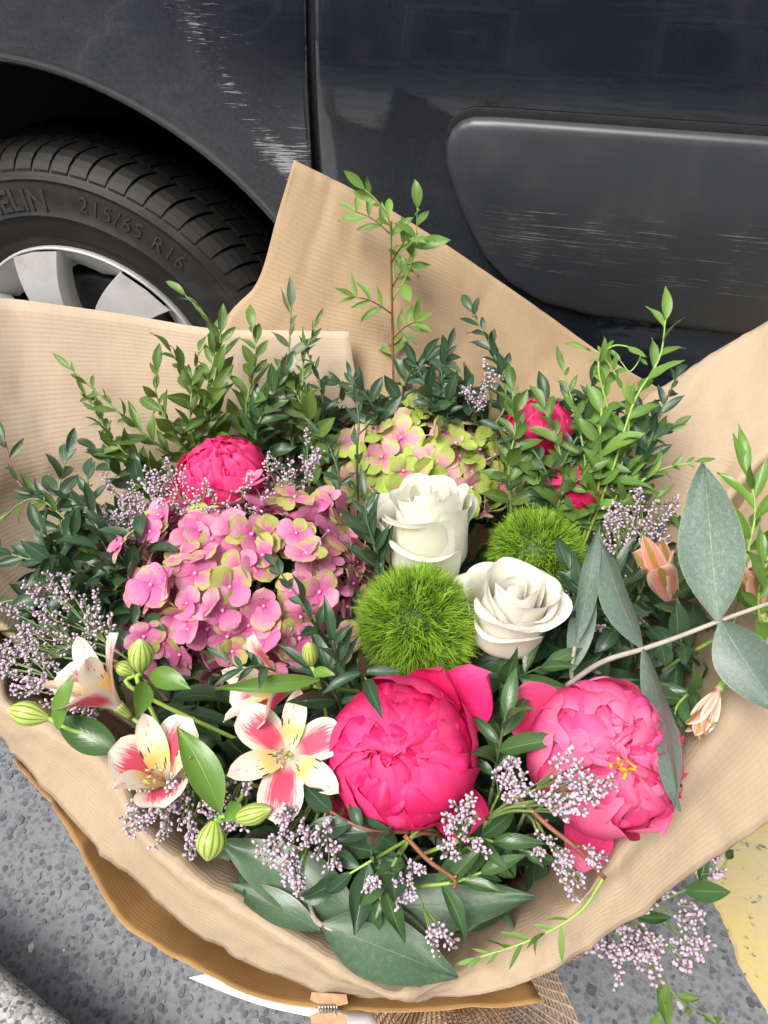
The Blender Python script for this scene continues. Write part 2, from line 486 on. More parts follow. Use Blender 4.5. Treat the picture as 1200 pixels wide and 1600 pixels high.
def kraft_mat(name, col, tr=0.2, rib=1.0):
    t = NT(name)
    u, v = t.uv()                      # UV in metres along and across the sheet
    wob = t.tex(6.0, t.coord('UV'), 2.0)
    w = t.m('SINE', t.m('MULTIPLY', t.m('ADD', v, t.m('MULTIPLY', wob, 0.004)), 2 * PI / 0.0037))
    fib = t.tex(240.0, t.coord('UV'), 3.0, 0.6, (1.0, 0.25, 1.0))
    big = t.tex(9.0, t.coord('UV'), 3.0)
    c = t.mix(1.0, col, t.ramp(t.m('ADD', t.m('MULTIPLY', fib, 0.6), t.m('MULTIPLY', big, 0.4)), [(0.3, 0.92), (0.7, 1.06)]), 'MULTIPLY')
    c = t.mix(t.m('MULTIPLY', t.m('ADD', t.m('MULTIPLY', w, 0.5), 0.5), 0.075 * rib), c, (0.34, 0.20, 0.09))
    h = t.m('ADD', t.m('MULTIPLY', w, -0.5), t.m('ADD', t.m('MULTIPLY', fib, 0.35), t.m('MULTIPLY', t.tex(40.0, t.coord('UV'), 3.0), 0.8)))
    nrm = t.bump(h, 0.16 * rib, 0.0008)
    MAT[name] = t.bsdf(c, 0.62, 0, nrm, spec=0.35, trans=tr, tcol=(0.50, 0.26, 0.09))
kraft_mat('kraft', (0.475, 0.365, 0.25))
kraft_mat('kraft_pale', (0.60, 0.475, 0.345))
kraft_mat('kraft_brown', (0.44, 0.315, 0.19))
kraft_mat('kraft_outer_bounce', (0.58, 0.34, 0.13), 0.35, 0.4)  # orange of light bounced between the sheets is put into the colour
plain('card_white', (0.80, 0.78, 0.78), 0.5, var=0.03)
plain('peg_wood', (0.46, 0.27, 0.15), 0.6, var=0.2, scale=200)
plain('steel', (0.62, 0.63, 0.66), 0.3, 1.0, var=0.05)
plain('jute', (0.42, 0.29, 0.17), 0.85, var=0.35, scale=500)

# car
def paint_mat():
    t = NT('car_paint')
    oc = t.coord('Object')
    x = t.n('SeparateXYZ', None, Vector=oc)
    X, Z = x.outputs[0], x.outputs[2]
    dirt = t.tex(14.0, oc, 6.0, 0.65)
    fine = t.tex(220.0, oc, 3.0, 0.7)
    base = t.mix(t.m('MULTIPLY', t.step(dirt, 0.42, 0.75), 0.22), (0.007, 0.010, 0.016), (0.05, 0.05, 0.052))
    # scuffs: short horizontal scratches down a slanting band behind the wheel arch, and a few on the door
    s1 = t.tex(1.0, oc, 5.0, 0.65, (15.0, 15.0, 620.0), 0.5)
    s2 = t.tex(1.0, oc, 4.0, 0.7, (45.0, 45.0, 1300.0), 0.3)
    blot = t.tex(24.0, oc, 4.0, 0.6)
    c1 = t.m('ADD', X, t.m('MULTIPLY', Z, 0.78))              # constant along the band
    band = t.m('SUBTRACT', 1.0, t.step(t.m('ABSOLUTE', t.m('SUBTRACT', c1, 0.183)), 0.004, 0.03))
    band2 = t.m('SUBTRACT', 1.0, t.step(t.m('ABSOLUTE', t.m('SUBTRACT', c1, 0.228)), 0.01, 0.05))
    onf = t.m('SUBTRACT', 1.0, t.step(X, -0.335, -0.325))
    low = t.m('MULTIPLY', t.m('SUBTRACT', 1.0, t.step(t.m('ABSOLUTE', t.m('SUBTRACT', Z, 0.715)), 0.008, 0.03)), t.m('SUBTRACT', 1.0, t.step(X, -0.27, -0.2)))
    amt = t.m('ADD', t.m('MULTIPLY', band, 0.19), t.m('ADD', t.m('MULTIPLY', t.m('MULTIPLY', band2, onf), 0.145), t.m('MULTIPLY', low, 0.11)))
    thr = t.m('SUBTRACT', 0.80, t.m('MULTIPLY', amt, t.m('ADD', 0.45, blot)))
    sc = t.m('MAXIMUM', t.step(t.m('SUBTRACT', s1, thr), 0.0, 0.03), t.step(t.m('SUBTRACT', s2, thr), 0.0, 0.04))
    c = t.mix(t.m('MULTIPLY', sc, 0.55), base, (0.50, 0.50, 0.51))
    film_refl = t.m('MULTIPLY', t.step(Z, 0.56, 0.64), t.m('SUBTRACT', 1.0, t.step(t.m('ADD', Z, t.m('MULTIPLY', dirt, 0.12)), 0.76, 0.90)))        # road film with the ground's grey reflection painted in, lower panel
    c = t.mix(t.m('MULTIPLY', film_refl, t.m('ADD', 0.02, t.m('MULTIPLY', fine, 0.09))), c, (0.24, 0.24, 0.24))
    rw = t.m('SQRT', t.m('ADD', t.m('POWER', t.m('ADD', X, 0.737), 2.0), t.m('POWER', t.m('SUBTRACT', Z, 0.34), 2.0)))
    spray = t.m('MULTIPLY', t.m('SUBTRACT', 1.0, t.step(t.m('ADD', rw, t.m('MULTIPLY', t.m('SUBTRACT', dirt, 0.5), 0.12)), 0.50, 0.64)), t.m('MULTIPLY', t.m('ADD', 0.03, t.m('MULTIPLY', fine, 0.10)), t.m('ADD', 0.5, dirt)))
    c = t.mix(spray, c, (0.25, 0.25, 0.25))     # dust thrown up round the wheel arch
    rough = t.m('ADD', 0.045, t.m('ADD', t.m('MULTIPLY', sc, 0.4), t.m('MULTIPLY', t.step(dirt, 0.45, 0.8), 0.10)))
    nrm = t.bump(t.m('ADD', t.m('MULTIPLY', fine, 0.25), t.m('MULTIPLY', t.tex(1.0, oc, 3.0, 0.6, (3.0, 3.0, 22.0)), 4.0)), 0.10, 0.003)
    MAT['car_paint'] = t.bsdf(c, rough, 0.0, nrm, spec=0.65, coat=0.3, coat_rough=0.02)
paint_mat()
def trim_mat():
    t = NT('trim_grey')
    oc = t.coord('Object')
    x = t.n('SeparateXYZ', None, Vector=oc)
    Z = x.outputs[2]
    fine = t.tex(1.0, oc, 6.0, 0.7, (9.0, 9.0, 700.0), 0.2)
    dirt = t.tex(18.0, oc, 5.0, 0.65)
    blob = t.m('SUBTRACT', 1.0, t.step(t.m('ABSOLUTE', t.m('SUBTRACT', Z, 0.65)), 0.03, 0.08))
    thr = t.m('SUBTRACT', 0.80, t.m('MULTIPLY', t.m('MULTIPLY', blob, 0.27), t.m('ADD', 0.3, dirt)))
    sc = t.step(t.m('SUBTRACT', fine, thr), 0.0, 0.05)
    c = t.mix(t.m('MULTIPLY', t.step(dirt, 0.4, 0.8), 0.35), (0.026, 0.029, 0.034), (0.062, 0.062, 0.063))
    c = t.mix(t.m('MULTIPLY', sc, 0.32), c, (0.36, 0.36, 0.36))
    spk = t.n('TexVoronoi', None, Vector=oc, Scale=55.0).outputs['Distance']
    nrm = t.bump(t.m('ADD', fine, dirt), 0.05, 0.001)
    MAT['trim_grey'] = t.bsdf(c, t.m('ADD', 0.30, t.m('MULTIPLY', dirt, 0.2)), 0.0, nrm, spec=0.5)
trim_mat()
plain('glass_dark', (0.01, 0.012, 0.014), 0.05)
plain('gap_black', (0.012, 0.012, 0.013), 0.5, var=0.2)
plain('under_black', (0.006, 0.006, 0.007), 0.9, var=0.3)
plain('steel_dark', (0.05, 0.05, 0.055), 0.5, 0.6, var=0.3)
def tyre_mat():
    t = NT('tyre_rubber')
    oc = t.coord('Object')
    d = t.tex(22.0, oc, 6.0, 0.65)
    f = t.tex(300.0, oc, 2.0)
    c = t.mix(t.step(d, 0.45, 0.75), (0.009, 0.0088, 0.0085), (0.026, 0.024, 0.022))
    MAT['tyre_rubber'] = t.bsdf(c, 0.62, 0, t.bump(f, 0.15, 0.001), spec=0.4)
tyre_mat()
def cap_mat():
    t = NT('hubcap_silver')
    oc = t.coord('Object')
    d = t.tex(16.0, oc, 6.0, 0.7)
    s = t.tex(1.0, oc, 5.0, 0.7, (160.0, 60.0, 40.0), 1.5)
    c = t.mix(t.step(d, 0.4, 0.8), (0.50, 0.50, 0.49), (0.40, 0.38, 0.35))
    c = t.mix(t.m('MULTIPLY', t.step(s, 0.62, 0.70), t.step(d, 0.5, 0.62)), c, (0.16, 0.15, 0.15))
    MAT['hubcap_silver'] = t.bsdf(c, 0.42, 0.35, t.bump(d, 0.05, 0.001), spec=0.5)
cap_mat()

# ground
def asphalt_mat():
    t = NT('asphalt')
    oc = t.coord('Object')
    v = t.n('TexVoronoi', dict(feature='F1'), Vector=oc, Scale=120.0, Randomness=1.0)
    big = t.tex(3.0, oc, 4.0)
    fine = t.tex(400.0, oc, 3.0, 0.7)
    mid = t.tex(60.0, oc, 3.0, 0.6)
    c = t.mix(t.step(v.outputs['Distance'], 0.2, 0.6), (0.105, 0.110, 0.120), (0.165, 0.169, 0.178))
    c = t.mix(1.0, c, t.ramp(t.m('ADD', t.m('MULTIPLY', big, 0.4), t.m('ADD', t.m('MULTIPLY', fine, 0.35), t.m('MULTIPLY', mid, 0.25))), [(0.3, 0.7), (0.7, 1.3)]), 'MULTIPLY')
    h = t.m('ADD', t.m('MULTIPLY', v.outputs['Distance'], -0.8), t.m('ADD', t.m('MULTIPLY', fine, 0.4), t.m('MULTIPLY', mid, 0.8)))
    MAT['asphalt'] = t.bsdf(c, 0.75, 0, t.bump(h, 0.4, 0.003), spec=0.4)
asphalt_mat()
def stone_mat():
    t = NT('asphalt_stone')
    u, v = t.uv()
    oc = t.coord('Object')
    n = t.tex(350.0, oc, 3.0, 0.6)
    c = t.mix(u, (0.066, 0.072, 0.082), (0.18, 0.186, 0.198))
    c = t.mix(t.step(v, 0.994, 0.996), c, (0.42, 0.40, 0.37))
    c = t.mix(1.0, c, t.ramp(n, [(0.3, 0.75), (0.7, 1.25)]), 'MULTIPLY')
    MAT['asphalt_stone'] = t.bsdf(c, 0.6, 0, t.bump(n, 0.3, 0.001), spec=0.4)
stone_mat()
def yellow_mat():
    t = NT('yellow_paint')
    oc = t.coord('Object')
    d = t.tex(9.0, oc, 6.0, 0.7)
    f = t.tex(130.0, oc, 4.0, 0.7)
    p = t.tex(42.0, oc, 4.0, 0.65)
    c = t.mix(t.step(d, 0.35, 0.7), (0.50, 0.385, 0.145), (0.42, 0.35, 0.20))
    c = t.mix(t.m('MULTIPLY', t.step(f, 0.55, 0.8), 0.5), c, (0.30, 0.26, 0.18))
    c = t.mix(t.step(t.m('ADD', t.m('MULTIPLY', p, 0.65), t.m('MULTIPLY', f, 0.35)), 0.575, 0.64), c, (0.13, 0.12, 0.11))
    MAT['yellow_paint'] = t.bsdf(c, 0.65, 0, t.bump(t.m('ADD', f, p), 0.4, 0.002))
yellow_mat()
def granite_mat():
    t = NT('granite')
    oc = t.coord('Object')
    v = t.n('TexVoronoi', None, Vector=oc, Scale=260.0).outputs['Color']
    b = t.n('SeparateColor', None, Color=v).outputs[0]
    n = t.tex(25.0, oc, 5.0, 0.65)
    c = t.ramp(b, [(0.0, (0.10, 0.10, 0.10)), (0.35, (0.30, 0.30, 0.29)), (0.75, (0.46, 0.45, 0.43)), (1.0, (0.62, 0.61, 0.58))])
    c = t.mix(1.0, c, t.ramp(n, [(0.3, 0.65), (0.7, 1.15)]), 'MULTIPLY')
    MAT['granite'] = t.bsdf(c, 0.8, 0, t.bump(t.m('ADD', t.m('MULTIPLY', n, 2.0), b), 0.6, 0.003))
granite_mat()

# ================================================================== the setting
def sheet(name, x0, y0, x1, y1, z, mat, kind='structure'):
    o = ob(name, mesh(name, [(x0, y0, z), (x1, y0, z), (x1, y1, z), (x0, y1, z)], [(0, 1, 2, 3)], smooth=False), mat)
    return tag(o, kind=kind)
sheet('road', -60, -0.3, 60, 60, 0.0, MAT['asphalt'])

rs = np.random.RandomState(3)
def stones():
    b = MB()
    kd = []
    g = 0.0098
    for (xa, xb, ya, yb) in ((-0.95, -0.10, 0.02, 0.62), (0.02, 0.62, 0.06, 0.85)):
        for i in range(int((xb - xa) / g)):
            for j in range(int((yb - ya) / g)):
                if rs.rand() < 0.30: continue
                x = xa + (i + 0.5 + (rs.rand() - 0.5) * 0.9) * g
                y = ya + (j + 0.5 + (rs.rand() - 0.5) * 0.9) * g
                r = g * (0.20 + 0.55 * rs.rand() ** 1.8)
                n = rs.randint(5, 9)
                a0, el, ea = rs.rand() * 6.28, 0.55 + 0.45 * rs.rand(), rs.rand() * PI
                h = 0.0002 + 0.0014 * rs.rand()
                tx, ty = (rs.rand(2) - 0.5) * 0.16
                ring = []
                for k in range(n):
                    w = a0 + 2 * PI * (k + 0.35 * (rs.rand() - 0.5)) / n
                    q = r * (0.8 + 0.4 * rs.rand())
                    cx, cy = q * math.cos(w), q * el * math.sin(w)
                    ring.append((cx * math.cos(ea) - cy * math.sin(ea), cx * math.sin(ea) + cy * math.cos(ea)))
                base = len(b.v)
                c, sp = rs.rand() ** 1.5, rs.rand()
                for q in ring: b.v.append(Vector((x + q[0], y + q[1], -0.002))); b.uv.append((c, sp))
                for q in ring:
                    b.v.append(Vector((x + q[0] * 0.84, y + q[1] * 0.84, h + q[0] * tx + q[1] * ty))); b.uv.append((c, sp))
                for k in range(n):
                    k2 = (k + 1) % n
                    b.f.append((base + k, base + k2, base + n + k2, base + n + k))
                b.f.append(tuple(base + n + k for k in range(n)))
    o = b.ob('asphalt_stones', MAT['asphalt_stone'], smooth=False)
    tag(o, 'small dark stones set in the grey asphalt of the road', kind='stuff')
stones()

# yellow marking on the road: a thin worn slab with an uneven edge
def yellow():
    a, b = Vector((0.291, 0.472, 0)), Vector((0.357, 0.348, 0))
    d = (b - a).normalized()
    nrm = Vector((-d.y, d.x, 0))
    if nrm.x < 0: nrm = -nrm
    left, m = [], MB()
    N = 140
    for i in range(N + 1):
        s = -0.5 + 1.3 * i / N
        w = 0.007 * noise.noise(Vector((s * 14, 0, 0))) + 0.004 * noise.noise(Vector((s * 60, 3, 0)))
        left.append(a + d * s + nrm * w)
    for i, p in enumerate(left):
        q = p + nrm * 0.62
        for z in (0.0, 0.004):
            m.v += [Vector((p.x, p.y, z)) - nrm * (0.003 if z == 0 else 0), Vector((q.x, q.y, z))]
            m.uv += [(0, 0), (1, 1)]
    for i in range(N):
        o = i * 4
        m.f += [(o + 2, o + 6, o + 7, o + 3), (o, o + 4, o + 6, o + 2), (o + 3, o + 7, o + 5, o + 1)]
    tag(m.ob('road_marking', MAT['yellow_paint'], smooth=False), kind='structure')
yellow()

plain('concrete', (0.38, 0.37, 0.35), 0.85, var=0.25, scale=18, bump=0.3)
# granite kerb and the pavement the viewer stands on
def kerb():
    p0, p1 = P(0, 1506, 0.11), P(112, 1600, 0.11)
    d = (p1 - p0); d.z = 0; d.normalize()
    back = Vector((d.y, -d.x, 0))
    if back.y > 0: back = -back
    root = thing('kerb', 'rough granite kerb at the near corner of the road', 'kerb', (p0.x, p0.y, 0))
    s = -2.75 + 0.27
    k = 0
    for i in range(6):
        L = 0.78 + 0.05 * ((i * 37) % 5 - 2)
        m = MB()
        nx, ny = 22, 12
        prof = [(0.0, -0.02), (0.0, 0.05), (0.001, 0.085), (0.006, 0.102), (0.016, 0.11), (0.04, 0.113), (0.08, 0.114), (0.13, 0.114), (0.17, 0.113), (0.18, 0.108), (0.183, 0.09), (0.183, 0.0)]
        for a in range(nx + 1):
            t = a / nx
            for (w, z) in prof:
                q = p0 + d * (s + 0.004 + (L - 0.008) * t) + back * w
                q = Vector((q.x, q.y, z))
                if z > 0.0:
                    q += (back * -0.5 + Vector((0, 0, 0.9))) * (0.006 * noise.noise(q * 22) + 0.004 * noise.noise(q * 70))
                if a in (0, nx): q -= Vector((0, 0, 0.006)) if z > 0.08 else Vector()
                m.v.append(q); m.uv.append((t, w))
        np_ = len(prof)
        m.f += grid_faces(np_, nx + 1)
        m.f += [tuple(range(np_))[::-1], tuple(nx * np_ + j for j in range(np_))]
        m.ob('kerb_stone', MAT['granite'], root)
        s += L
    a = p0 + back * 0.186
    m = MB()
    for (u, w) in ((-30, 0), (30, 0), (30, 40), (-30, 40)):
        q = a + d * u + back * w
        m.v.append(Vector((q.x, q.y, 0.106))); m.uv.append((u, w))
    m.f.append((0, 1, 2, 3))
    tag(m.ob('pavement', MAT['concrete'], smooth=False), kind='structure')
kerb()

# the house behind the viewer: only its mirror image in the car door shows
def facade():
    y0, h = -7.5, 7.8
    root = thing('house', 'brown brick house mirrored in the dark car door', 'house', (0, y0, 0.1))
    wins = [(-8 + 2.6 * i + 0.5, z) for i in range(7) for z in (0.9, 3.9)]
    xs = sorted(set([-9.0, 9.6] + [w[0] for w in wins] + [w[0] + 1.2 for w in wins]))
    zs = [0.1, 0.9, 2.6, 3.9, 5.6, h]
    for (za, zb, pr) in ((2.95, 3.35, 0.10), (5.95, 6.2, 0.14), (0.1, 0.55, 0.05)):
        q = MB()
        for yy in (y0 + 0.004, y0 + pr):
            q.v += [Vector((-9, yy, za)), Vector((9.6, yy, za)), Vector((9.6, yy, zb)), Vector((-9, yy, zb))]; q.uv += [(0, 0)] * 4
        q.f += [(4, 5, 6, 7), (0, 1, 5, 4), (1, 2, 6, 5), (2, 3, 7, 6), (3, 0, 4, 7)]
        q.ob('stone_band', MAT['band_stone'], root, smooth=False)
    m = MB()
    for z in zs:
        for x in xs: m.v.append(Vector((x, y0, z))); m.uv.append((x, z))
    n = len(xs)
    wx = set(round(w[0], 3) for w in wins)
    for j in range(len(zs) - 1):
        for i in range(n - 1):
            if round(xs[i], 3) in wx and j in (1, 3): continue
            m.f.append((j * n + i, j * n + i + 1, (j + 1) * n + i + 1, (j + 1) * n + i))
    m.ob('wall', MAT['house_wall'], root, smooth=False)
    for (x, z) in wins:
        z1 = z + 1.7
        w = MB()
        for (a, b) in ((x, z), (x + 1.2, z), (x + 1.2, z1), (x, z1)): w.v.append(Vector((a, y0 - 0.14, b))); w.uv.append((a, b))
        w.f.append((0, 1, 2, 3))
        wo_ = w.ob('window', MAT['glass_dark'], root, smooth=False)
        f = MB()
        for (a, b, c, d) in ((x, z, x + 0.08, z1), (x + 1.12, z, x + 1.2, z1), (x + 0.08, z, x + 1.12, z + 0.08), (x + 0.08, z1 - 0.08, x + 1.12, z1)):
            k = len(f.v)
            for yy in (y0 - 0.15, y0 - 0.06):
                f.v += [Vector((a, yy, b)), Vector((c, yy, b)), Vector((c, yy, d)), Vector((a, yy, d))]; f.uv += [(0, 0)] * 4
            f.f += [(k + 4, k + 5, k + 6, k + 7), (k, k + 1, k + 5, k + 4), (k + 1, k + 2, k + 6, k + 5), (k + 2, k + 3, k + 7, k + 6), (k + 3, k, k + 4, k + 7)]
        f.ob('frame', MAT['card_white'], wo_, smooth=False)
plain('house_wall', (0.15, 0.055, 0.035), 0.85, var=0.6, scale=2.5)
plain('band_stone', (0.50, 0.46, 0.38), 0.8)
facade()

# ================================================================== the parked car
CY = 0.89
WX, WZ = -0.737, 0.34
car = thing('parked_car', 'scuffed dark blue car with a grey side moulding parked behind the bouquet', 'car', (0, CY, 0))

def body_off(z):
    o = 0.0
    if z > 0.74:
        o = -0.8 * (min(z, 0.87) - 0.74) ** 2
        if z > 0.87: o -= 0.208 * (z - 0.87)
    if z < 0.56:
        o = -1.1 * (0.56 - z) ** 2
    return o

def fender():
    m = MB()
    rows = [(0.452, 0.03), (0.456, 0.012), (0.461, 0.002), (0.468, -0.003), (0.476, -0.003), (0.488, 0.0)]
    na = 110
    nr = len(rows) + 22
    for i in range(na + 1):
        a = rad(12) + (rad(172) - rad(12)) * i / na
        ca, sa = math.cos(a), math.sin(a)
        # outer border: the door seam on one side, the bonnet line above
        tmax = 9.0
        if ca > 1e-4: tmax = min(tmax, (-0.3345 - WX) / ca)
        if sa > 1e-4: tmax = min(tmax, (1.03 - WZ) / sa)
        if ca < -1e-4: tmax = min(tmax, (-1.6 - WX) / ca)
        tmax = max(tmax, 0.4895)
        for j in range(nr):
            if j < len(rows):
                r, dy = rows[j]
            else:
                t = (j - len(rows) + 1) / (nr - len(rows))
                r, dy = 0.488 + (tmax - 0.488) * t, 0.0
            x, z = WX + r * ca, WZ + r * sa
            x = min(x, -0.3345)
            fl = 0.024 * math.exp(-max(0.0, r - 0.462) ** 2 / (2 * 0.050 ** 2)) * (0.55 + 0.45 * sa)
            y = CY - body_off(z) - fl + dy
            if j == nr - 1 and x > -0.337: y += 0.004
            m.v.append(Vector((x, y, z))); m.uv.append((i / na, j / nr))
    m.f += grid_faces(nr, na + 1)
    m.ob('fender', MAT['car_paint'], car)
fender()

def door():
    m = MB()
    xs = [-0.3275, -0.3255, -0.322, -0.316] + [-0.30 + 1.5 * i / 60 for i in range(61)]
    zs = [0.24 + (1.03 - 0.24) * j / 50 for j in range(51)]
    for j, z in enumerate(zs):
        for i, x in enumerate(xs):
            e = (0.010, 0.0035, 0.001, 0.0)[i] if i < 4 else 0.0
            m.v.append(Vector((x, CY - body_off(z) + e, z))); m.uv.append((x, z))
    m.f += grid_faces(len(xs), len(zs))
    d = m.ob('door', MAT['car_paint'], car)
    # dark strip down the bottom of the seam
    g = MB()
    for j in range(30):
        z = 0.24 + 0.79 * j / 29
        for x in (-0.338, -0.324):
            g.v.append(Vector((x, CY - body_off(z) + 0.012, z))); g.uv.append((x, z))
    g.f += grid_faces(2, 30)
    g.ob('seam', MAT['under_black'], car)
    return d
door_o = door()

def interp(x, xs, ys):
    return float(np.interp(x, xs, ys))
def moulding(name, grow, y0, bulge, mat, parent, gtop=None):
    top = [(-0.1715, 0.735), (-0.1705, 0.748), (-0.166, 0.760), (-0.156, 0.7695), (-0.143, 0.7742), (-0.12, 0.7755), (0.0, 0.776), (1.2, 0.78)]
    bot = [(-0.1715, 0.735), (-0.168, 0.715), (-0.157, 0.688), (-0.142, 0.658), (-0.117, 0.617), (-0.085, 0.588), (-0.04, 0.567), (0.02, 0.558), (0.2, 0.556), (1.2, 0.556)]
    N = 90
    ts = [(i / N) ** 2.4 for i in range(N + 1)]
    m = MB()
    rows = [0.0, 0.006, 0.016, 0.03, 0.055, 0.09, 0.16, 0.25, 0.35, 0.45, 0.55, 0.65, 0.75, 0.84, 0.91, 0.945, 0.97, 0.984, 0.994, 1.0]
    for t in ts:
        x = -0.1715 + 1.36 * t
        zt = interp(x, [q[0] for q in top], [q[1] for q in top])
        zb = interp(x, [q[0] for q in bot], [q[1] for q in bot])
        hgt = zt - zb
        xx = x - grow * max(0.0, 1 - (x + 0.1715) / 0.05)
        for w in rows:
            z = zb + hgt * w
            z += (gtop or grow) * max(0, 2 * w - 1) - grow * max(0, 1 - 2 * w)
            edge = min(w, 1 - w) * hgt
            e2 = min(edge, (x + 0.1715) * 0.9 + 0.0)
            k = min(1.0, max(0.0, e2) / 0.007)
            pr = bulge * (1 - (1 - k) ** 2) ** 0.5 + bulge * 2.2 * (1 - (2 * w - 1) ** 2) * min(1, hgt / 0.15)
            m.v.append(Vector((xx, CY - body_off(0.6) - y0 - pr, z))); m.uv.append((x, z))
    m.f += grid_faces(len(rows), N + 1)
    return m.ob(name, mat, parent)
moulding('gap_plate', 0.0025, 0.0012, 0.0006, MAT['gap_black'], car, 0.0085)  # shade of the open gap round the moulding, put in as a plate
moulding('side_moulding', 0.0, 0.003, 0.007, MAT['trim_grey'], car)

def car_rest():
    # the body beyond the frame: rear side, windows, roof, underside, so that the car is a body and not a sheet
    m = MB()
    prof = [(1.03, 0.0), (1.10, 0.03), (1.40, 0.12), (1.62, 0.22), (1.70, 0.40), (1.72, 0.8), (1.70, 1.2), (1.62, 1.38), (1.10, 1.57), (0.5, 1.62), (0.24, 1.6)]
    xs = [-0.55, 0.0, 1.0, 2.0, 2.7]
    for x in xs:
        for (z, y) in prof:
            xx = x
            if x == -0.55 and z > 1.1: xx = -0.55 + (z - 1.1) * 1.1
            m.v.append(Vector((xx, CY - body_off(1.03) + y, z))); m.uv.append((x, z))
    m.f += grid_faces(len(prof), len(xs))
    m.ob('roof', MAT['car_paint'], car)
    g = MB()
    for x0, x1 in ((-0.12, 0.98), (1.06, 1.9)):
        b = len(g.v)
        for j in range(5):
            z = 1.12 + 0.42 * j / 4
            y = interp(z, [q[0] for q in prof[:4]], [q[1] for q in prof[:4]])
            for i in range(2):
                xx = (x0 + (z - 1.12) * (0.9 if x0 < 0 else 0.0)) if i == 0 else x1
                g.v.append(Vector((xx, CY - body_off(1.03) + y - 0.004, z))); g.uv.append((xx, z))
        g.f += grid_faces(2, 5, b)
        g.ob('window', MAT['glass_dark'], car)
        g = MB()
    # rear side beyond the door
    r = MB()
    for j in range(20):
        z = 0.24 + 0.79 * j / 19
        for x in (1.206, 1.6, 2.2, 2.7):
            r.v.append(Vector((x, CY - body_off(z), z))); r.uv.append((x, z))
    r.f += grid_faces(4, 20)
    r.ob('rear_side', MAT['car_paint'], car)
    # bonnet and nose
    b = MB()
    for j in range(9):
        y = 1.62 * j / 8
        for (x, z) in ((-1.75, 0.3), (-1.78, 0.6), (-1.70, 0.86), (-1.5, 0.98), (-1.0, 1.05), (-0.55, 1.10)):
            b.v.append(Vector((x, CY + y - body_off(1.03), z - 0.07 * (1 if j in (0, 8) else 0.0)))); b.uv.append((x, z))
    b.f += grid_faces(6, 9)
    b.ob('bonnet', MAT['car_paint'], car)
    # dark underside, set in from the skirts
    u = MB()
    for (x, y) in ((-0.30, 0.06), (2.6, 0.06), (2.6, 1.5), (-0.30, 1.5)):
        u.v.append(Vector((x, CY + y, 0.245))); u.uv.append((0, 0))
    u.f.append((0, 1, 2, 3))
    u.ob('underside', MAT['under_black'], car)
    # wheel arch lining: a drum open towards the wheel
    w = MB()
    na = 40
    for i in range(na + 1):
        a = rad(2) + rad(176) * i / na
        for (r_, y) in ((0.458, 0.02), (0.475, 0.06), (0.475, 0.36), (0.18, 0.365)):
            w.v.append(Vector((WX + r_ * math.cos(a), CY + y, WZ + r_ * math.sin(a)))); w.uv.append((i, y))
    w.f += grid_faces(4, na + 1)
    w.ob('arch_liner', MAT['under_black'], car)
car_rest()

# ---- front wheel. Local frame of the wheel: X right, Z up, Y into the car; origin on the axle at the outer sidewall
WY = 0.908
wheel = ob('wheel', None, None, car, Matrix.Translation((WX, WY, WZ)))
def lathe(prof, n=120):
    v, f, uv = [], [], []
    for i in range(n):
        a = 2 * PI * i / n
        for k, (r, y) in enumerate(prof):
            v.append((r * math.cos(a), y, r * math.sin(a))); uv.append((i / n, k / len(prof)))
    k = len(prof)
    for i in range(n):
        i2 = (i + 1) % n
        for j in range(k - 1):
            f.append((i * k + j, i * k + j + 1, i2 * k + j + 1, i2 * k + j))
    return v, f, uv
tp = [(0.203, 0.03), (0.205, 0.016), (0.209, 0.008), (0.218, 0.004), (0.222, 0.0055), (0.226, 0.003), (0.245, -0.003), (0.256, -0.0045), (0.2565, -0.0055), (0.2585, -0.0055), (0.259, -0.0047),
      (0.28, -0.0045), (0.30, -0.001), (0.3045, 0.0005), (0.305, -0.001), (0.3075, -0.0005), (0.308, 0.003), (0.318, 0.009), (0.3265, 0.018), (0.331, 0.028), (0.3335, 0.045), (0.335, 0.09), (0.335, 0.13), (0.333, 0.175), (0.328, 0.195), (0.31, 0.213), (0.27, 0.222), (0.21, 0.212)]
v, f, uv = lathe(tp, 160)
tyre = ob('tyre', mesh('tyre', v, f, uv), MAT['tyre_rubber'], wheel, WM[wheel.name])
# tread blocks: a curved shoulder row, two plain rows; each block is one object
def tread_block(sa, pts, gap_a, slant):
    """block spanning sa radians; pts: (radius, y) from the outer to the inner side; slant: turn by y"""
    v, f, uv = [], [], []
    na = 4
    k = len(pts)
    for lay in (0, 1):
        for i in range(na + 1):
            for j, (r, y) in enumerate(pts):
                t = j / (k - 1)
                a = (i / na - 0.5) * (sa - gap_a) + slant(t)
                rr = r if lay else r - 0.012
                v.append((rr * math.sin(a), y, rr * math.cos(a))); uv.append((i / na, t))
    off = (na + 1) * k
    f += [tuple(off + q for q in fc) for fc in grid_faces(k, na + 1)]
    for i in range(na):
        for j in (0, k - 1):
            f.append((i * k + j, (i + 1) * k + j, off + (i + 1) * k + j, off + i * k + j))
    for j in range(k - 1):
        for i in (0, na):
            f.append((i * k + j, i * k + j + 1, off + i * k + j + 1, off + i * k + j))
    return mesh('tread_block', v, f, uv, smooth=False)
NB = 72
sa = 2 * PI / NB
rowsT = [(tread_block(sa, [(0.3180, 0.0065), (0.3265, 0.0135), (0.3335, 0.022), (0.3385, 0.032), (0.3405, 0.045), (0.3412, 0.058)], 0.014, lambda t: 0.055 * t * t), 0.0),
         (tread_block(sa, [(0.3418, 0.0635), (0.3422, 0.075), (0.3424, 0.087), (0.3424, 0.099)], 0.009, lambda t: 0.045 * t), 0.02),
         (tread_block(sa, [(0.3424, 0.1045), (0.3422, 0.12), (0.342, 0.135), (0.3412, 0.148)], 0.009, lambda t: 0.03 - 0.04 * t), 0.05)]
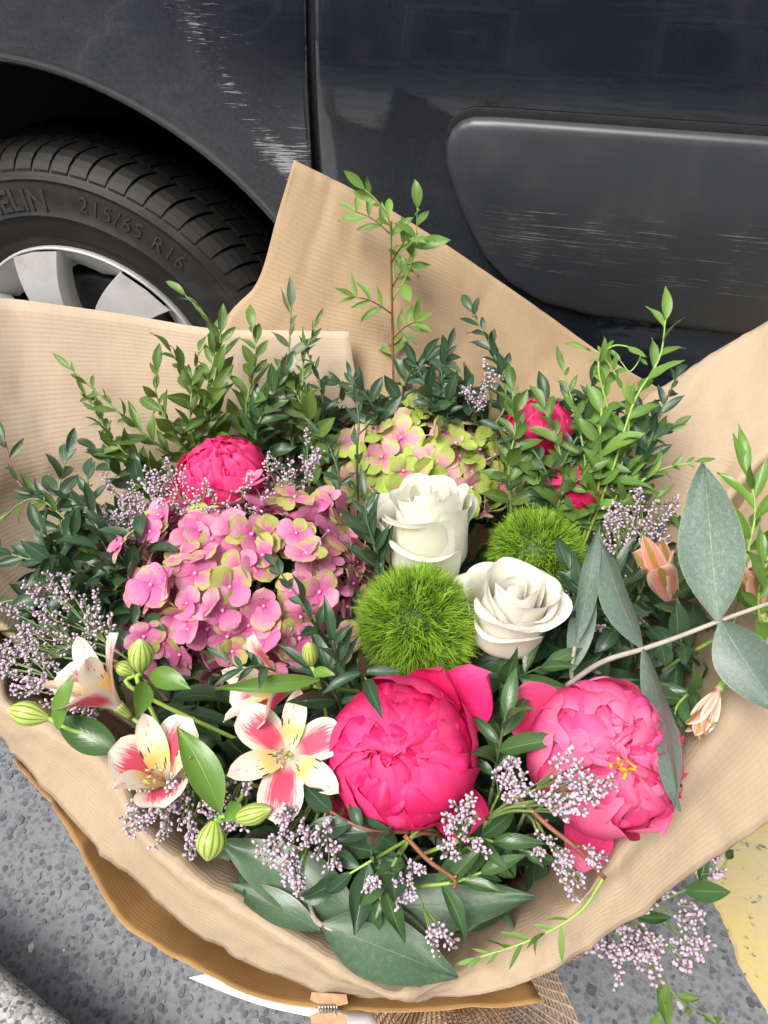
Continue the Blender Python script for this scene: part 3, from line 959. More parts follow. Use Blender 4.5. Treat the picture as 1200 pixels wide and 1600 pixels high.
for me, ph in rowsT:
    for i in range(NB):
        a = i * sa + ph
        if not (-1.9 < ((a + PI) % (2 * PI)) - PI < 2.2): continue      # only the upper part shows in the arch
        ob('tread_block', me, MAT['tyre_rubber'], wheel, WM[wheel.name] @ Matrix.Rotation(a, 4, 'Y'))

def sidewall_text(txt, a_start, r_mid, size, spread, name, rise=0.0012, bold=0.0):
    cu = bpy.data.curves.new('text', 'FONT')
    cu.body = txt
    cu.size = size
    cu.space_character = spread
    cu.extrude = 0.0012
    cu.offset = bold
    cu.resolution_u = 3
    tmp = bpy.data.objects.new('text_tmp', cu)
    C.objects.link(tmp)
    dg = bpy.context.evaluated_depsgraph_get()
    me = bpy.data.meshes.new_from_object(tmp.evaluated_get(dg))
    bpy.data.objects.remove(tmp)
    vs = []
    for q in me.vertices:
        x, y, z = q.co
        r = r_mid + (y - size * 0.35)
        a = a_start - x / r_mid
        base = np.interp(r, [p[0] for p in tp[5:18]], [p[1] for p in tp[5:18]])
        vs.append((r * math.cos(a), base - rise + 0.0004 - z, r * math.sin(a)))
    faces = [tuple(p.vertices) for p in me.polygons]
    ob(name, mesh(name, vs, faces, [(0, 0)] * len(vs), smooth=False), MAT['tyre_letter'], wheel, WM[wheel.name])
plain('tyre_letter', (0.022, 0.021, 0.020), 0.55, var=0.2)
sidewall_text('MICHELIN', rad(85.5) + 0.72, 0.280, 0.040, 1.02, 'sidewall_lettering', bold=0.0008)
sidewall_text('215/65 R16', rad(79.5), 0.285, 0.030, 1.18, 'sidewall_lettering', rise=0.0008)

def hubcap():
    # outer ring
    v, f, uv = lathe([(0.2035, 0.02), (0.2085, 0.006), (0.2085, 0.001), (0.2075, -0.0008), (0.2055, -0.001), (0.204, 0.0), (0.2025, 0.005), (0.197, 0.020), (0.194, 0.035)], 120)
    ring = ob('hubcap_ring', mesh('hubcap_ring', v, f, uv), MAT['hubcap_silver'], wheel, WM[wheel.name])
    # spokes: broad flat blades that sink to the hub, with side walls
    N = 12
    v, uv, f = [], [], []
    for i in range(N + 1):
        t = i / N
        r = 0.060 + (0.2062 - 0.060) * t
        half = rad(15.5 - 3.6 * t)
        turn = rad(16 * (1 - t))
        y = -0.0035 - 0.010 * math.sin(t * PI * 0.92)
        for (k, (s, dy)) in enumerate([(-1.06, 0.034), (-1.0, 0.001), (-0.96, -0.001), (0, -0.002), (0.96, -0.001), (1.0, 0.001), (1.06, 0.034)]):
            a = turn + s * half
            v.append((r * math.cos(a), y + dy, r * math.sin(a))); uv.append((k / 6, t))
    f = grid_faces(7, N + 1)
    me = mesh('spoke', v, f, uv)
    for k in range(7):
        o = ob('spoke', me, MAT['hubcap_silver'], wheel, WM[wheel.name] @ Matrix.Rotation(-rad(51.7 + k * 360 / 7), 4, 'Y'))
        es = o.modifiers.new('edge', 'EDGE_SPLIT'); es.split_angle = rad(40)
    # recessed shelf between the spokes
    v, uv = [], []
    for i in range(9):
        a = (i / 8 - 0.5) * rad(30)
        for (r, y) in ((0.2035, 0.001), (0.190, 0.009), (0.170, 0.022), (0.158, 0.034)):
            rr = r if y < 0.02 else r + 0.010 * abs(i - 4) / 4
            v.append((rr * math.cos(a), y, rr * math.sin(a))); uv.append((i, r))
    me2 = mesh('shelf', v, grid_faces(4, 9), uv)
    for k in range(7):
        ob('shelf', me2, MAT['hubcap_silver'], wheel, WM[wheel.name] @ Matrix.Rotation(-rad(51.7 + (k + 0.5) * 360 / 7 + 1.5), 4, 'Y'))
    v, f, uv = lathe([(0.0, -0.010), (0.03, -0.010), (0.055, -0.007), (0.066, 0.0), (0.07, 0.03)], 48)
    ob('hub_cover', mesh('hub_cover', v, f, uv), MAT['hubcap_silver'], wheel, WM[wheel.name])
    # steel wheel behind: barrel and a dished disc with a drum
    v, f, uv = lathe([(0.203, 0.012), (0.196, 0.03), (0.188, 0.05), (0.186, 0.19), (0.203, 0.205)], 90)
    ob('rim_barrel', mesh('rim_barrel', v, f, uv), MAT['steel_dark'], wheel, WM[wheel.name])
    v, f, uv = lathe([(0.0, 0.055), (0.10, 0.06), (0.128, 0.05), (0.14, 0.06), (0.142, 0.10), (0.0, 0.11)], 60)
    ob('brake_disc', mesh('brake_disc', v, f, uv), MAT['steel_dark'], wheel, WM[wheel.name])
hubcap()

# ================================================================== wrapping paper
def loft(name, cols, nu, nv, mat, label, cat, wr=0.0016, seed=0, thick=0.00035, flip=False, uvs=1.0):
    """cols: one list of points for each station (rim first); all lists equally long"""
    dense = [crom(c, nv) for c in cols]
    rows = [crom([d[j] for d in dense], nu) for j in range(len(dense[0]))]
    nU, nV = len(rows[0]), len(rows)
    v, uv = [], []
    # arc lengths for ribs that follow the paper
    acc = [0.0]
    mid = rows[nV // 3]
    for i in range(1, nU): acc.append(acc[-1] + (mid[i] - mid[i - 1]).length)
    dv = [0.0]
    for j in range(1, nV): dv.append(dv[-1] + sum((rows[j][i] - rows[j - 1][i]).length for i in range(0, nU, 8)) / len(range(0, nU, 8)))
    for j in range(nV):
        for i in range(nU):
            p = rows[j][i]
            a = rows[j][min(i + 1, nU - 1)] - rows[j][max(i - 1, 0)]
            b = rows[min(j + 1, nV - 1)][i] - rows[max(j - 1, 0)][i]
            n = a.cross(b)
            if n.length > 0: n.normalize()
            q = Vector((acc[i] * 9 + seed, dv[j] * 5, seed))
            k = noise.noise(q) + 0.5 * noise.noise(q * 2.3)
            cr = 1 - abs(noise.noise(Vector((acc[i] * 16 + dv[j] * 6 + seed, dv[j] * 3 - acc[i] * 2, seed * 2)))) * 2
            cr2 = 1 - abs(noise.noise(Vector((acc[i] * 30 - dv[j] * 22 + seed * 7, acc[i] * 8 + dv[j] * 9, seed * 3)))) * 2
            k2 = max(0.0, cr - 0.6) * 2.0 + max(0.0, cr2 - 0.75) * 2.2
            v.append(p + n * (wr * (k + k2)))
            uv.append((acc[i] * uvs, dv[j] * uvs))
    f = grid_faces(nU, nV)
    c = v[len(v) // 2]
    W = Matrix.Translation(Vector((sum(q.x for q in v) / len(v), sum(q.y for q in v) / len(v), min(q.z for q in v))))
    inv = W.inverted()
    o = ob(name, mesh(name, [inv @ q for q in v], f, uv), mat, None, W)
    s = o.modifiers.new('thickness', 'SOLIDIFY'); s.thickness = thick; s.offset = 0
    return tag(o, label, cat)

NECK = (0.04, 0.27, 0.20)
def neck_pt(p, z=0.19, r=0.045):
    c = local(*NECK)
    d = Vector((p.x - c.x, p.y - c.y, 0))
    d.normalize()
    return Vector((c.x, c.y, z)) + d * r
def mid_pt(p, z, r):
    return neck_pt(p, z, r)

# the main wrap: from its cut edge behind the flowers round the viewer's left, the front and the right
A_cols = [((545, 518, 1.66), (580, 740, 1.585)), ((430, 516, 1.665), (460, 750, 1.59)), ((330, 513, 1.665), (360, 760, 1.59)),
          ((200, 492, 1.66), (240, 780, 1.575)), ((90, 476, 1.65), (140, 810, 1.555)), ((0, 466, 1.64), (70, 840, 1.53)),
          ((-120, 470, 1.60), (10, 870, 1.495)), ((-250, 560, 1.52), (-30, 900, 1.46)), ((-300, 740, 1.42), (-50, 940, 1.42))]
F_cols = [((-200, 950, .53), (-130, 950, .545), (-90, 960, .54), (-40, 960, .47)),
          ((-60, 1105, .495), (-40, 1060, .52), (-10, 1045, .53), (30, 1015, .455)),
          ((0, 1152, .485), (8, 1125, .515), (20, 1098, .525), (70, 1090, .445)),
          ((60, 1215, .48), (85, 1178, .51), (110, 1145, .52), (160, 1135, .435)),
          ((120, 1290, .475), (150, 1238, .505), (185, 1198, .52), (240, 1190, .425)),
          ((210, 1375, .47), (218, 1322, .505), (226, 1285, .515), (290, 1260, .415)),
          ((300, 1450, .47), (305, 1402, .50), (310, 1357, .51), (375, 1300, .405)),
          ((400, 1505, .47), (420, 1472, .495), (440, 1437, .505), (470, 1350, .40)),
          ((500, 1545, .47), (530, 1527, .49), (555, 1510, .495), (565, 1400, .40)),
          ((600, 1562, .47), (615, 1553, .485), (628, 1540, .485), (640, 1410, .40)),
          ((700, 1560, .47), (705, 1540, .478), (710, 1508, .478), (720, 1405, .40)),
          ((780, 1547, .475), (780, 1503, .48), (785, 1450, .47), (790, 1380, .40)),
          ((850, 1522, .48), (850, 1462, .49), (860, 1400, .478), (850, 1330, .40)),
          ((920, 1482, .485), (912, 1420, .50), (925, 1365, .505), (890, 1290, .41)),
          ((1000, 1425, .49), (990, 1355, .51), (985, 1285, .52), (930, 1220, .42)),
          ((1100, 1350, .50), (1080, 1265, .52), (1050, 1205, .53), (980, 1150, .43)),
          ((1200, 1285, .51), (1175, 1180, .53), (1110, 1118, .54), (1030, 1080, .45)),
          ((1350, 1170, .53), (1290, 1050, .555), (1190, 1000, .555), (1080, 980, .48)),
          ((1440, 940, .58), (1350, 900, .57), (1260, 880, .55), (1140, 860, .50))]
C_cols = [((1470, 700, .63), (1170, 775, .525)), ((1480, 520, 1.60), (1160, 755, 1.535)), ((1370, 393, 1.655), (1130, 740, 1.555)), ((1200, 500, 1.66), (1085, 725, 1.57)),
          ((1120, 548, 1.66), (1045, 712, 1.58)), ((1055, 592, 1.655), (1000, 705, 1.585)), ((1000, 628, 1.65), (960, 705, 1.585))]
cols = []
for top, low in A_cols:
    a, b = P(*top), P(*low)
    cols.append([a, a.lerp(b, 0.33), a.lerp(b, 0.66), b])
for c in F_cols:
    cols.append([P(*q) for q in c])
for top, low in C_cols:
    a, b = P(*top), P(*low)
    cols.append([a, a.lerp(b, 0.33), a.lerp(b, 0.66), b])
for c in cols:
    p = c[-1]
    c += [p.lerp(neck_pt(p), 0.5) - Vector((0, 0, 0.02)), neck_pt(p)]
nA = len(A_cols)
loft('wrapping_paper', cols[:nA + 1], 8, 6, MAT['kraft_pale'], 'pale ribbed paper sheet before the car wheel, cut edge behind the hydrangeas', 'wrapping paper', 0.0022, 1.0)
loft('wrapping_paper', cols[nA:], 8, 6, MAT['kraft'], 'ribbed brown paper rolled round the front and right of the bouquet', 'wrapping paper', 0.0032, 2.0)

# the sheet at the back, its corner pointing up before the car
B_cols = [((460, 250, 1.75), (432, 340, 1.73), (402, 440, 1.71), (350, 507, 1.69), (345, 640, 1.645)),
          ((500, 270, 1.752), (480, 370, 1.725), (460, 460, 1.70), (430, 545, 1.675), (420, 660, 1.635)),
          ((540, 290, 1.75), (530, 390, 1.72), (515, 480, 1.695), (500, 560, 1.67), (490, 670, 1.63)),
          ((600, 321, 1.745), (600, 420, 1.715), (600, 500, 1.69), (600, 580, 1.66), (600, 680, 1.62)),
          ((670, 364, 1.74), (670, 450, 1.715), (665, 520, 1.69), (660, 600, 1.655), (660, 690, 1.615)),
          ((740, 411, 1.735), (740, 480, 1.715), (735, 550, 1.69), (725, 620, 1.65), (720, 700, 1.61)),
          ((805, 456, 1.725), (805, 510, 1.71), (795, 575, 1.685), (785, 640, 1.65), (775, 710, 1.61)),
          ((870, 502, 1.72), (870, 550, 1.705), (860, 600, 1.68), (845, 655, 1.645), (830, 720, 1.61)),
          ((960, 566, 1.705), (955, 600, 1.695), (945, 640, 1.675), (925, 690, 1.64), (905, 740, 1.605)),
          ((1040, 612, 1.695), (1035, 640, 1.685), (1020, 675, 1.665), (1000, 715, 1.64), (980, 755, 1.60))]
cols = []
for c in B_cols:
    c = [P(*q) for q in c]
    p = c[-1]
    cols.append(c + [p.lerp(neck_pt(p, 0.19, 0.055), 0.5) - Vector((0, 0, 0.02)), neck_pt(p, 0.19, 0.055)])
loft('wrapping_paper', cols, 8, 6, MAT['kraft_brown'], 'brown paper sheet at the back of the bouquet, its corner pointing up', 'wrapping paper', 0.0025, 5.0)

# the outer sheet that peeps out under the front rim
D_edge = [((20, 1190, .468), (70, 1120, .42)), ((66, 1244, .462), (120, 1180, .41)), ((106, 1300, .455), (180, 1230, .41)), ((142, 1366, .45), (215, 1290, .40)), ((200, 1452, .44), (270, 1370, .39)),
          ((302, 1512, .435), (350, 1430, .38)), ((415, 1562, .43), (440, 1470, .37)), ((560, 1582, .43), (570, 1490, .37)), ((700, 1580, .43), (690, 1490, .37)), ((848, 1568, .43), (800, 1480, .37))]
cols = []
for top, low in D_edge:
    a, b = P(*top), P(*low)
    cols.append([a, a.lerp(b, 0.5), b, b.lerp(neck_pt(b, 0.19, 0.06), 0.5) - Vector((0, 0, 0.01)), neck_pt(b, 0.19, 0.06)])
loft('wrapping_paper', cols, 8, 6, MAT['kraft_outer_bounce'], 'outer brown paper layer peeping out under the front rim, shaded orange', 'wrapping paper', 0.002, 9.0)

# white card clipped under the rim
def card():
    a, b, c, d = P(296, 1527, .415), P(590, 1606, .405), P(580, 1560, .36), P(420, 1500, .37)
    edge = crom([a, P(360, 1553, .415), P(420, 1573, .412), P(500, 1590, .41), b], 5)
    m = MB()
    n = 20
    for j in range(2):
        for i in range(n + 1):
            t = i / n
            e = edge[i]
            g = d.lerp(c, t)
            m.v.append(e if j == 0 else g); m.uv.append((t, j))
    m.f += grid_faces(n + 1, 2)
    o = m.ob('greeting_card', MAT['card_white'], None, Matrix.Translation(d))
    s = o.modifiers.new('thickness', 'SOLIDIFY'); s.thickness = 0.0006
    tag(o, 'white card edge sticking out under the front paper', 'card')
card()

# miniature clothes peg that holds the paper
def peg():
    c = P(512, 1576, .438)
    px = PX(1, c)
    root = thing('clothes_peg', 'tiny wooden clothes peg clipped on the front rim of the paper', 'clothes peg', c)
    up, rt = U2, R2
    out = toward_cam(c)
    # two wooden jaws, one above and one below the spring
    for s in (1, -1):
        m = MB()
        prof = [(-26, 13 * s), (-24, 23 * s), (28, 22 * s), (30, 10 * s), (8, 4 * s), (-6, 4 * s)]
        for zz in (-9, 9):
            for (x, y) in prof:
                m.v.append(c + rt * (x * px) + up * ((y - x * 0.05) * px) + out * (zz * px)); m.uv.append((x, y))
        n = len(prof)
        m.f += [tuple(range(n)), tuple(n + k for k in reversed(range(n)))]
        m.f += [(k, (k + 1) % n, n + (k + 1) % n, n + k) for k in range(n)]
        o = m.ob('jaw', MAT['peg_wood'], root, smooth=False)
        bv = o.modifiers.new('bevel', 'BEVEL'); bv.width = 0.0006; bv.segments = 2
    sp = MB()
    coil = []
    for i in range(72):
        t = i / 71
        w = t * 2 * PI * 6
        coil.append(c + rt * ((-14 + 28 * t) * px) + up * (7.5 * math.cos(w) * px) + out * ((8 + 7.5 * math.sin(w)) * px))
    sp.tube(coil, 1.1 * px, 1.1 * px, 5)
    sp.tube([coil[-1], coil[-1] - up * (18 * px) + out * (2 * px)], 1.1 * px, 1.1 * px, 5)
    sp.ob('spring', MAT['steel'], root)
    # folded paper tab beside the peg
peg()

# burlap round the stems: real threads
def burlap():
    c0 = local(0.045, 0.26, 0)
    root = thing('burlap_wrap', 'coarse open-weave burlap wrapped round the stems under the paper', 'burlap', c0)
    def surf(a, t):
        # t 0 at the road, 1 at the flared hem
        z = np.interp(t, [0, 0.1, 0.45, 0.58, 0.8, 1.0], [0.0, 0.02, 0.17, 0.20, 0.29, 0.375])
        r = np.interp(t, [0, 0.1, 0.45, 0.58, 0.8, 1.0], [0.085, 0.092, 0.068, 0.056, 0.095, 0.165])
        pl = 1 + (0.07 * math.sin(a * 7 + 1) + 0.05 * math.sin(a * 12 + 2.5)) * (0.3 + t)
        r *= pl
        zz = z + 0.012 * math.sin(a * 5 + 0.5) * t
        if z > 0.2:                      # the hem stands high only towards the viewer, outside the paper
            k = 0.5 + 0.5 * math.cos(a - rad(-70))
            k = 0.22 + 0.78 * k * k
            zz = 0.2 + (zz - 0.2) * k
            r = 0.056 * pl + (r - 0.056 * pl) * k
        return c0 + Vector((r * math.cos(a), r * math.sin(a), zz))
    m = MB()
    NA, NZ = 150, 86
    w = 0.0009
    for i in range(NA):
        a = 2 * PI * i / NA
        da = 0.13 * 2 * PI / NA
        base = len(m.v)
        n = 60
        for k in range(n + 1):
            t = k / n
            wob = 0.25 * noise.noise(Vector((i * 1.7, t * 9, 0))) * 2 * PI / NA
            for s in (-1, 1):
                m.v.append(surf(a + wob + s * da, t)); m.uv.append((t, s))
        m.f += grid_faces(2, n + 1, base)
    for k in range(NZ):
        t = (k + 0.5) / NZ
        base = len(m.v)
        for i in range(NA * 2 + 1):
            a = PI * i / NA
            wob = 0.3 * noise.noise(Vector((k * 2.3, i * 0.09, 5))) / NZ
            for s in (-1, 1):
                p = surf(a, min(1, t + wob + s * 0.16 / NZ))
                q = (p - c0); q.z = 0; q.normalize()
                m.v.append(p + q * (0.0006 if (i % 2) else -0.0002)); m.uv.append((i * 0.01, s))
        m.f += grid_faces(2, NA * 2 + 1, base)
    o = m.ob('weave', MAT['jute'], root)
    s = o.modifiers.new('thickness', 'SOLIDIFY'); s.thickness = 0.0007
    tag(o, kind='stuff')
    # inner lining so that the stems do not stand in an empty bag
    l = MB()
    for k in range(24):
        for i in range(73):
            p = surf(2 * PI * i / 72, 0.56 * k / 23)
            q = c0.copy(); q.z = p.z
            l.v.append(q + (p - q) * 0.93); l.uv.append((i, k))
    l.f += grid_faces(73, 24)
    l.ob('lining', MAT['kraft'], root)
    tw = MB()
    for zz in (0.186, 0.193, 0.2):
        tw.tube([surf(2 * PI * i / 48, 0.555) * 1.0 + Vector((0, 0, zz - 0.193)) for i in range(49)], 0.002, 0.002, 6)
    tw.ob('twine', MAT['jute'], root)
burlap()

# ================================================================== flowers
NECKP = local(NECK[0], NECK[1], 0.17)

def stem_path(base, axis, k=0.35):
    """from under a flower head down to the tie"""
    end = NECKP + Vector((random.uniform(-.03, .03), random.uniform(-.03, .03), random.uniform(-0.05, 0.0)))
    d = (base - end).length
    c1 = base - axis.normalized() * d * k
    c2 = end + Vector((0, 0, d * 0.35))
    out = []
    for i in range(11):
        t = i / 10
        out.append(base * (1 - t) ** 3 + c1 * (3 * t * (1 - t) ** 2) + c2 * (3 * t * t * (1 - t)) + end * t ** 3)
    return out

def add_stem(root, base, axis, r=0.003, mat='stem_green'):
    MB().tube(stem_path(base, axis), r, r * 1.1, 6).ob('stem', MAT[mat], root)

def petal_grid(L, W, prof, bend=(0.0, 0.0), cup=0.0, ruf=0.0, rn=3.0, seed=0.0, nu=7, nv=9, notch=0.0, twist=0.0, tipcurl=0.0):
    """petal or leaf: base at the origin, grows along +Y, upper face +Z; W is the half width"""
    v, uv = [], []
    y = z = 0.0
    a = bend[0]
    for j in range(nv):
        t = j / (nv - 1)
        if j:
            am = bend[0] + bend[1] * (t - 0.5 / (nv - 1)) + tipcurl * max(0, t - 0.75) ** 2 * 16
            y += math.cos(am) * L / (nv - 1)
            z += math.sin(am) * L / (nv - 1)
            a = am
        w = W * prof(t)
        tw = twist * t
        for i in range(nu):
            u = -1 + 2 * i / (nu - 1)
            dz = cup * w * u * u + ruf * L * abs(u) ** 1.5 * math.sin(rn * 2 * PI * t + seed + (1.7 if u > 0 else 0)) * (0.3 + t)
            dz += ruf * L * 0.6 * math.sin(u * 4.0 + seed * 3.1) * t * t
            x = w * u
            yy = y - notch * L * (math.exp(-(u / 0.35) ** 2)) * t ** 6 
            x, dz = x * math.cos(tw) - dz * math.sin(tw), x * math.sin(tw) + dz * math.cos(tw)
            v.append((x, yy - dz * math.sin(a), z + dz * math.cos(a)))
            uv.append((0.5 + 0.5 * u, t))
    return v, grid_faces(nu, nv), uv

def ellip(t, p=0.5, lo=0.0, sharp=1.0):
    """leaf outline: widest at p"""
    if t <= p: w = math.sin(PI / 2 * t / p) ** 0.8
    else: w = max(0.0, math.cos(PI / 2 * (t - p) / (1 - p))) ** sharp
    return max(lo * (1 - t), w, 0.015)

def head_frame(base, tip, roll=0.0):
    return frame_z(tip - base, base, roll)

# ---------------------------------------------------------------- peony
def peony(label, ctr, axis, R, seed, mat, rings, guards=(), squash=0.92, stamens=None, group=None):
    rnd = random.Random(seed)
    root = thing('peony', label, 'peony', ctr - axis.normalized() * R, group)
    W = frame_z(axis, ctr, 0.0)
    inv = W.inverted()
    nu, nv = 17, 17
    for (n, rk, tb, tt, dphi, crump, ruff) in rings:
        ph0 = rnd.uniform(0, 6.28)
        for i in range(n):
            phi0 = ph0 + 2 * PI * (i + rnd.uniform(-.22, .22)) / n
            tip = rad(tt + rnd.uniform(-16, 12))
            dp = dphi * rnd.uniform(0.85, 1.2)
            rr = rk * rnd.uniform(0.95, 1.03)
            sp = rnd.uniform(0.02, 0.07)
            sd = rnd.uniform(0, 50)
            curl = rnd.uniform(-0.05, 0.05) - 0.08 * crump
            wob = 0.07 + 0.16 * min(1.5, crump)
            Rq = Matrix.Rotation(rnd.gauss(0, wob), 3, Vector((rnd.gauss(0, 1), rnd.gauss(0, 1), rnd.gauss(0, 0.6) + 0.01)).normalized())
            v, uv = [], []
            for j in range(nv):
                t = j / (nv - 1)
                for k in range(nu):
                    u = -1 + 2 * k / (nu - 1)
                    edge = 0.30 * abs(u) ** 2.6 + 0.05 * math.sin(u * 7 + sd) * ruff + 0.06 * ruff * noise.noise(Vector((u * 4, sd, 0)))
                    th = rad(tb) + (tip - rad(tb)) * t * (1 - edge * t)
                    wid = math.sin(PI * min(1.0, 0.12 + 0.60 * t)) ** 0.75
                    sn = max(0.22, math.sin(th))
                    ph = phi0 + dp * u * wid / sn ** 0.65
                    q = Vector((math.cos(ph) * 2.2, math.sin(ph) * 2.2, th * 2.2 + sd))
                    r = rr * (1 + sp * u + curl * max(0, t - 0.55) ** 2 * 4)
                    r += R * crump * (0.17 * noise.noise(q * 1.4) + 0.035 * noise.noise(q * 3.4)) * min(1, t * 1.6)
                    r += R * ruff * 0.045 * math.sin(u * 8 + sd + 3 * t) * t ** 3
                    r += R * ruff * 0.03 * math.sin(u * 15 + sd * 2) * t ** 6
                    s_ = math.sin(th)
                    w3 = Vector((r * s_ * math.cos(ph), r * s_ * math.sin(ph), -r * math.cos(th) * squash))
                    qq = w3 * (2.0 / R) + Vector((sd, 0, 0))
                    w3 = w3 + noise.noise_vector(qq) * (R * 0.075 * crump * t)
                    v.append(Rq @ w3)
                    uv.append((0.5 + 0.5 * u, t))
            ob('petal', mesh('petal', v, grid_faces(nu, nv), uv), MAT[mat], root, W)
    for (phi, tilt, L, hw, bend) in guards:
        vv, ff, uu = petal_grid(L * R, hw * R, lambda t: ellip(t, 0.62, 0.25, 0.42), (0.0, bend), 0.42, 0.055, 1.5, phi * 3, 13, 14, 0.04)
        d = Vector((math.cos(phi), math.sin(phi), 0))
        y = d * math.sin(tilt) + Vector((0, 0, 1)) * math.cos(tilt)
        M = frame(y, -d * math.cos(tilt) + Vector((0, 0, 1)) * math.sin(tilt), d * 0.35 * R + Vector((0, 0, -0.75 * R)))
        ob('petal', mesh('petal', vv, ff, uu), MAT[mat], root, W @ M)
    # dark heart so that no gap shows through
    core = MB()
    n = 14
    for j in range(8):
        th = PI * j / 7
        for k in range(n + 1):
            ph = 2 * PI * k / n
            r = R * (0.70 + 0.06 * noise.noise(Vector((3 * math.cos(ph), 3 * math.sin(ph), th * 3 + seed))))
            core.v.append(W @ Vector((r * math.sin(th) * math.cos(ph), r * math.sin(th) * math.sin(ph), -r * math.cos(th) * squash))); core.uv.append((k / n, 0.2))
    core.f += grid_faces(n + 1, 8)
    core.ob('heart', MAT[mat], root)
    if stamens:
        s = MB()
        p0, nrm = stamens
        for i in range(11):
            a = rnd.uniform(0, 6.28)
            d = (nrm + Vector((rnd.uniform(-1, 1), rnd.uniform(-1, 1), rnd.uniform(-1, 1))) * 0.75).normalized()
            b = p0 + Vector((rnd.uniform(-1, 1), rnd.uniform(-1, 1), rnd.uniform(-1, 1))) * R * 0.09
            e = b + d * R * rnd.uniform(0.07, 0.18)
            s.tube([b, b.lerp(e, 0.6) + Vector((0, 0, 0.001)), e, e + d * R * 0.06], R * 0.008, R * 0.02, 5)
        s.ob('stamens', MAT['stamen_yellow'], root)
    # sepals and stem
    for k in range(4):
        vv, ff, uu = petal_grid(R * 0.9, R * 0.28, lambda t: ellip(t, 0.4), (0.0, 0.9), 0.3, 0.01)
        a = k * PI / 2 + seed
        d = Vector((math.cos(a), math.sin(a), 0))
        ob('sepal', mesh('sepal', vv, ff, uu), MAT['leaf_mid'], root, W @ frame(d, Vector((0, 0, 1)), Vector((0, 0, -R * squash * 1.0))))
    add_stem(root, ctr - axis.normalized() * R * 0.85, axis, 0.004)
    return root

def rings_tight(R):
    return [(5, 1.00 * R, 8, 122, 0.84, 0.10, 0.35), (5, 0.97 * R, 10, 138, 0.78, 0.2, 0.45), (5, 0.94 * R, 12, 146, 0.74, 0.4, 0.6), (6, 0.91 * R, 15, 152, 0.66, 0.65, 0.8),
            (7, 0.875 * R, 25, 160, 0.60, 0.9, 1.0), (7, 0.835 * R, 40, 166, 0.58, 1.1, 1.2), (7, 0.79 * R, 60, 172, 0.62, 1.3, 1.3), (6, 0.74 * R, 90, 178, 0.8, 1.5, 1.5)]
def rings_loose(R):
    return [(4, 1.02 * R, 8, 112, 0.92, 0.2, 0.7), (5, 0.99 * R, 10, 132, 0.82, 0.35, 0.8), (5, 0.96 * R, 12, 143, 0.78, 0.6, 1.0), (6, 0.93 * R, 15, 150, 0.70, 0.9, 1.3),
            (6, 0.90 * R, 25, 157, 0.66, 1.2, 1.4), (7, 0.86 * R, 40, 163, 0.60, 1.4, 1.5), (7, 0.81 * R, 60, 170, 0.62, 1.5, 1.6), (6, 0.75 * R, 90, 178, 0.8, 1.6, 1.6)]

cA = P(628, 1178, .565); RA = PX(118, cA)
axA = (toward_cam(cA) + U2 * 0.10 - R2 * 0.08).normalized()
WA = frame_z(axA, cA)
def az(W, v):      # azimuth in a head's own frame of a direction given in the world
    l = W.to_3x3().inverted() @ v
    return math.atan2(l.y, l.x)
peony('big hot pink peony still closed like a ball, below the green tufted balls', cA, axA, RA, 11, 'petal_peony', rings_tight(RA),
      guards=[(az(WA, R2 * 0.72 + U2 * 0.68), rad(58), 1.50, 0.44, 0.15), (az(WA, R2 * 0.42 + U2 * 0.9), rad(52), 1.36, 0.42, 0.35), (az(WA, R2 * 0.75 - U2 * 0.75), rad(75), 1.10, 0.36, -0.3), (az(WA, -R2 * 0.85 - U2 * 0.5), rad(70), 1.05, 0.4, -0.2)])
cB = P(945, 1180, .565); RB = PX(116, cB)
axB = (toward_cam(cB) + R2 * 0.30 - U2 * 0.05).normalized()
WB = frame_z(axB, cB)
peony('pink peony opening to show yellow stamens, against the right paper flap', cB, axB, RB, 23, 'petal_peony_pale', rings_loose(RB),
      guards=[(az(WB, -R2 * 0.9 + U2 * 0.55), rad(62), 1.36, 0.46, 0.1), (az(WB, -R2 * 0.25 - U2 * 1.0), rad(58), 1.34, 0.34, 0.0), (az(WB, R2 * 0.45 - U2 * 0.9), rad(40), 1.42, 0.44, 0.4), (az(WB, U2), rad(26), 1.62, 0.66, 0.85), (az(WB, R2 * 0.9 - U2 * 0.2), rad(32), 1.45, 0.46, 0.4)],
      stamens=(P(972, 1196, .61) + (cB - P(972, 1196, .565)) * 0.0, (toward_cam(cB) + R2 * 0.3).normalized()))
for (px, py, z, r, sd, ax, mt, lab) in ((350, 745, .595, 70, 31, Vector((-0.1, 0.05, 1)), 'petal_peony', 'hot pink peony half hidden behind the pale lilac sprays and large hydrangea'),
                                        (842, 668, .605, 52, 32, Vector((0.1, 0.1, 1)), 'petal_peony', 'pink peony glimpsed behind twigs above the green hydrangea'),
                                        (895, 755, .585, 52, 33, Vector((0.2, 0.0, 1)), 'petal_peony', 'pink peony almost hidden behind the light green twigs beside the tufted ball'),
                                        (278, 788, .575, 40, 34, Vector((-0.4, -0.2, 1)), 'petal_peony', 'small pink peony low beside the large hydrangea under lilac sprays')):
    c = P(px, py, z)
    r = PX(r, c)
    peony(lab, c, ax, r, sd, mt, rings_tight(r), group='pink peonies in the background')

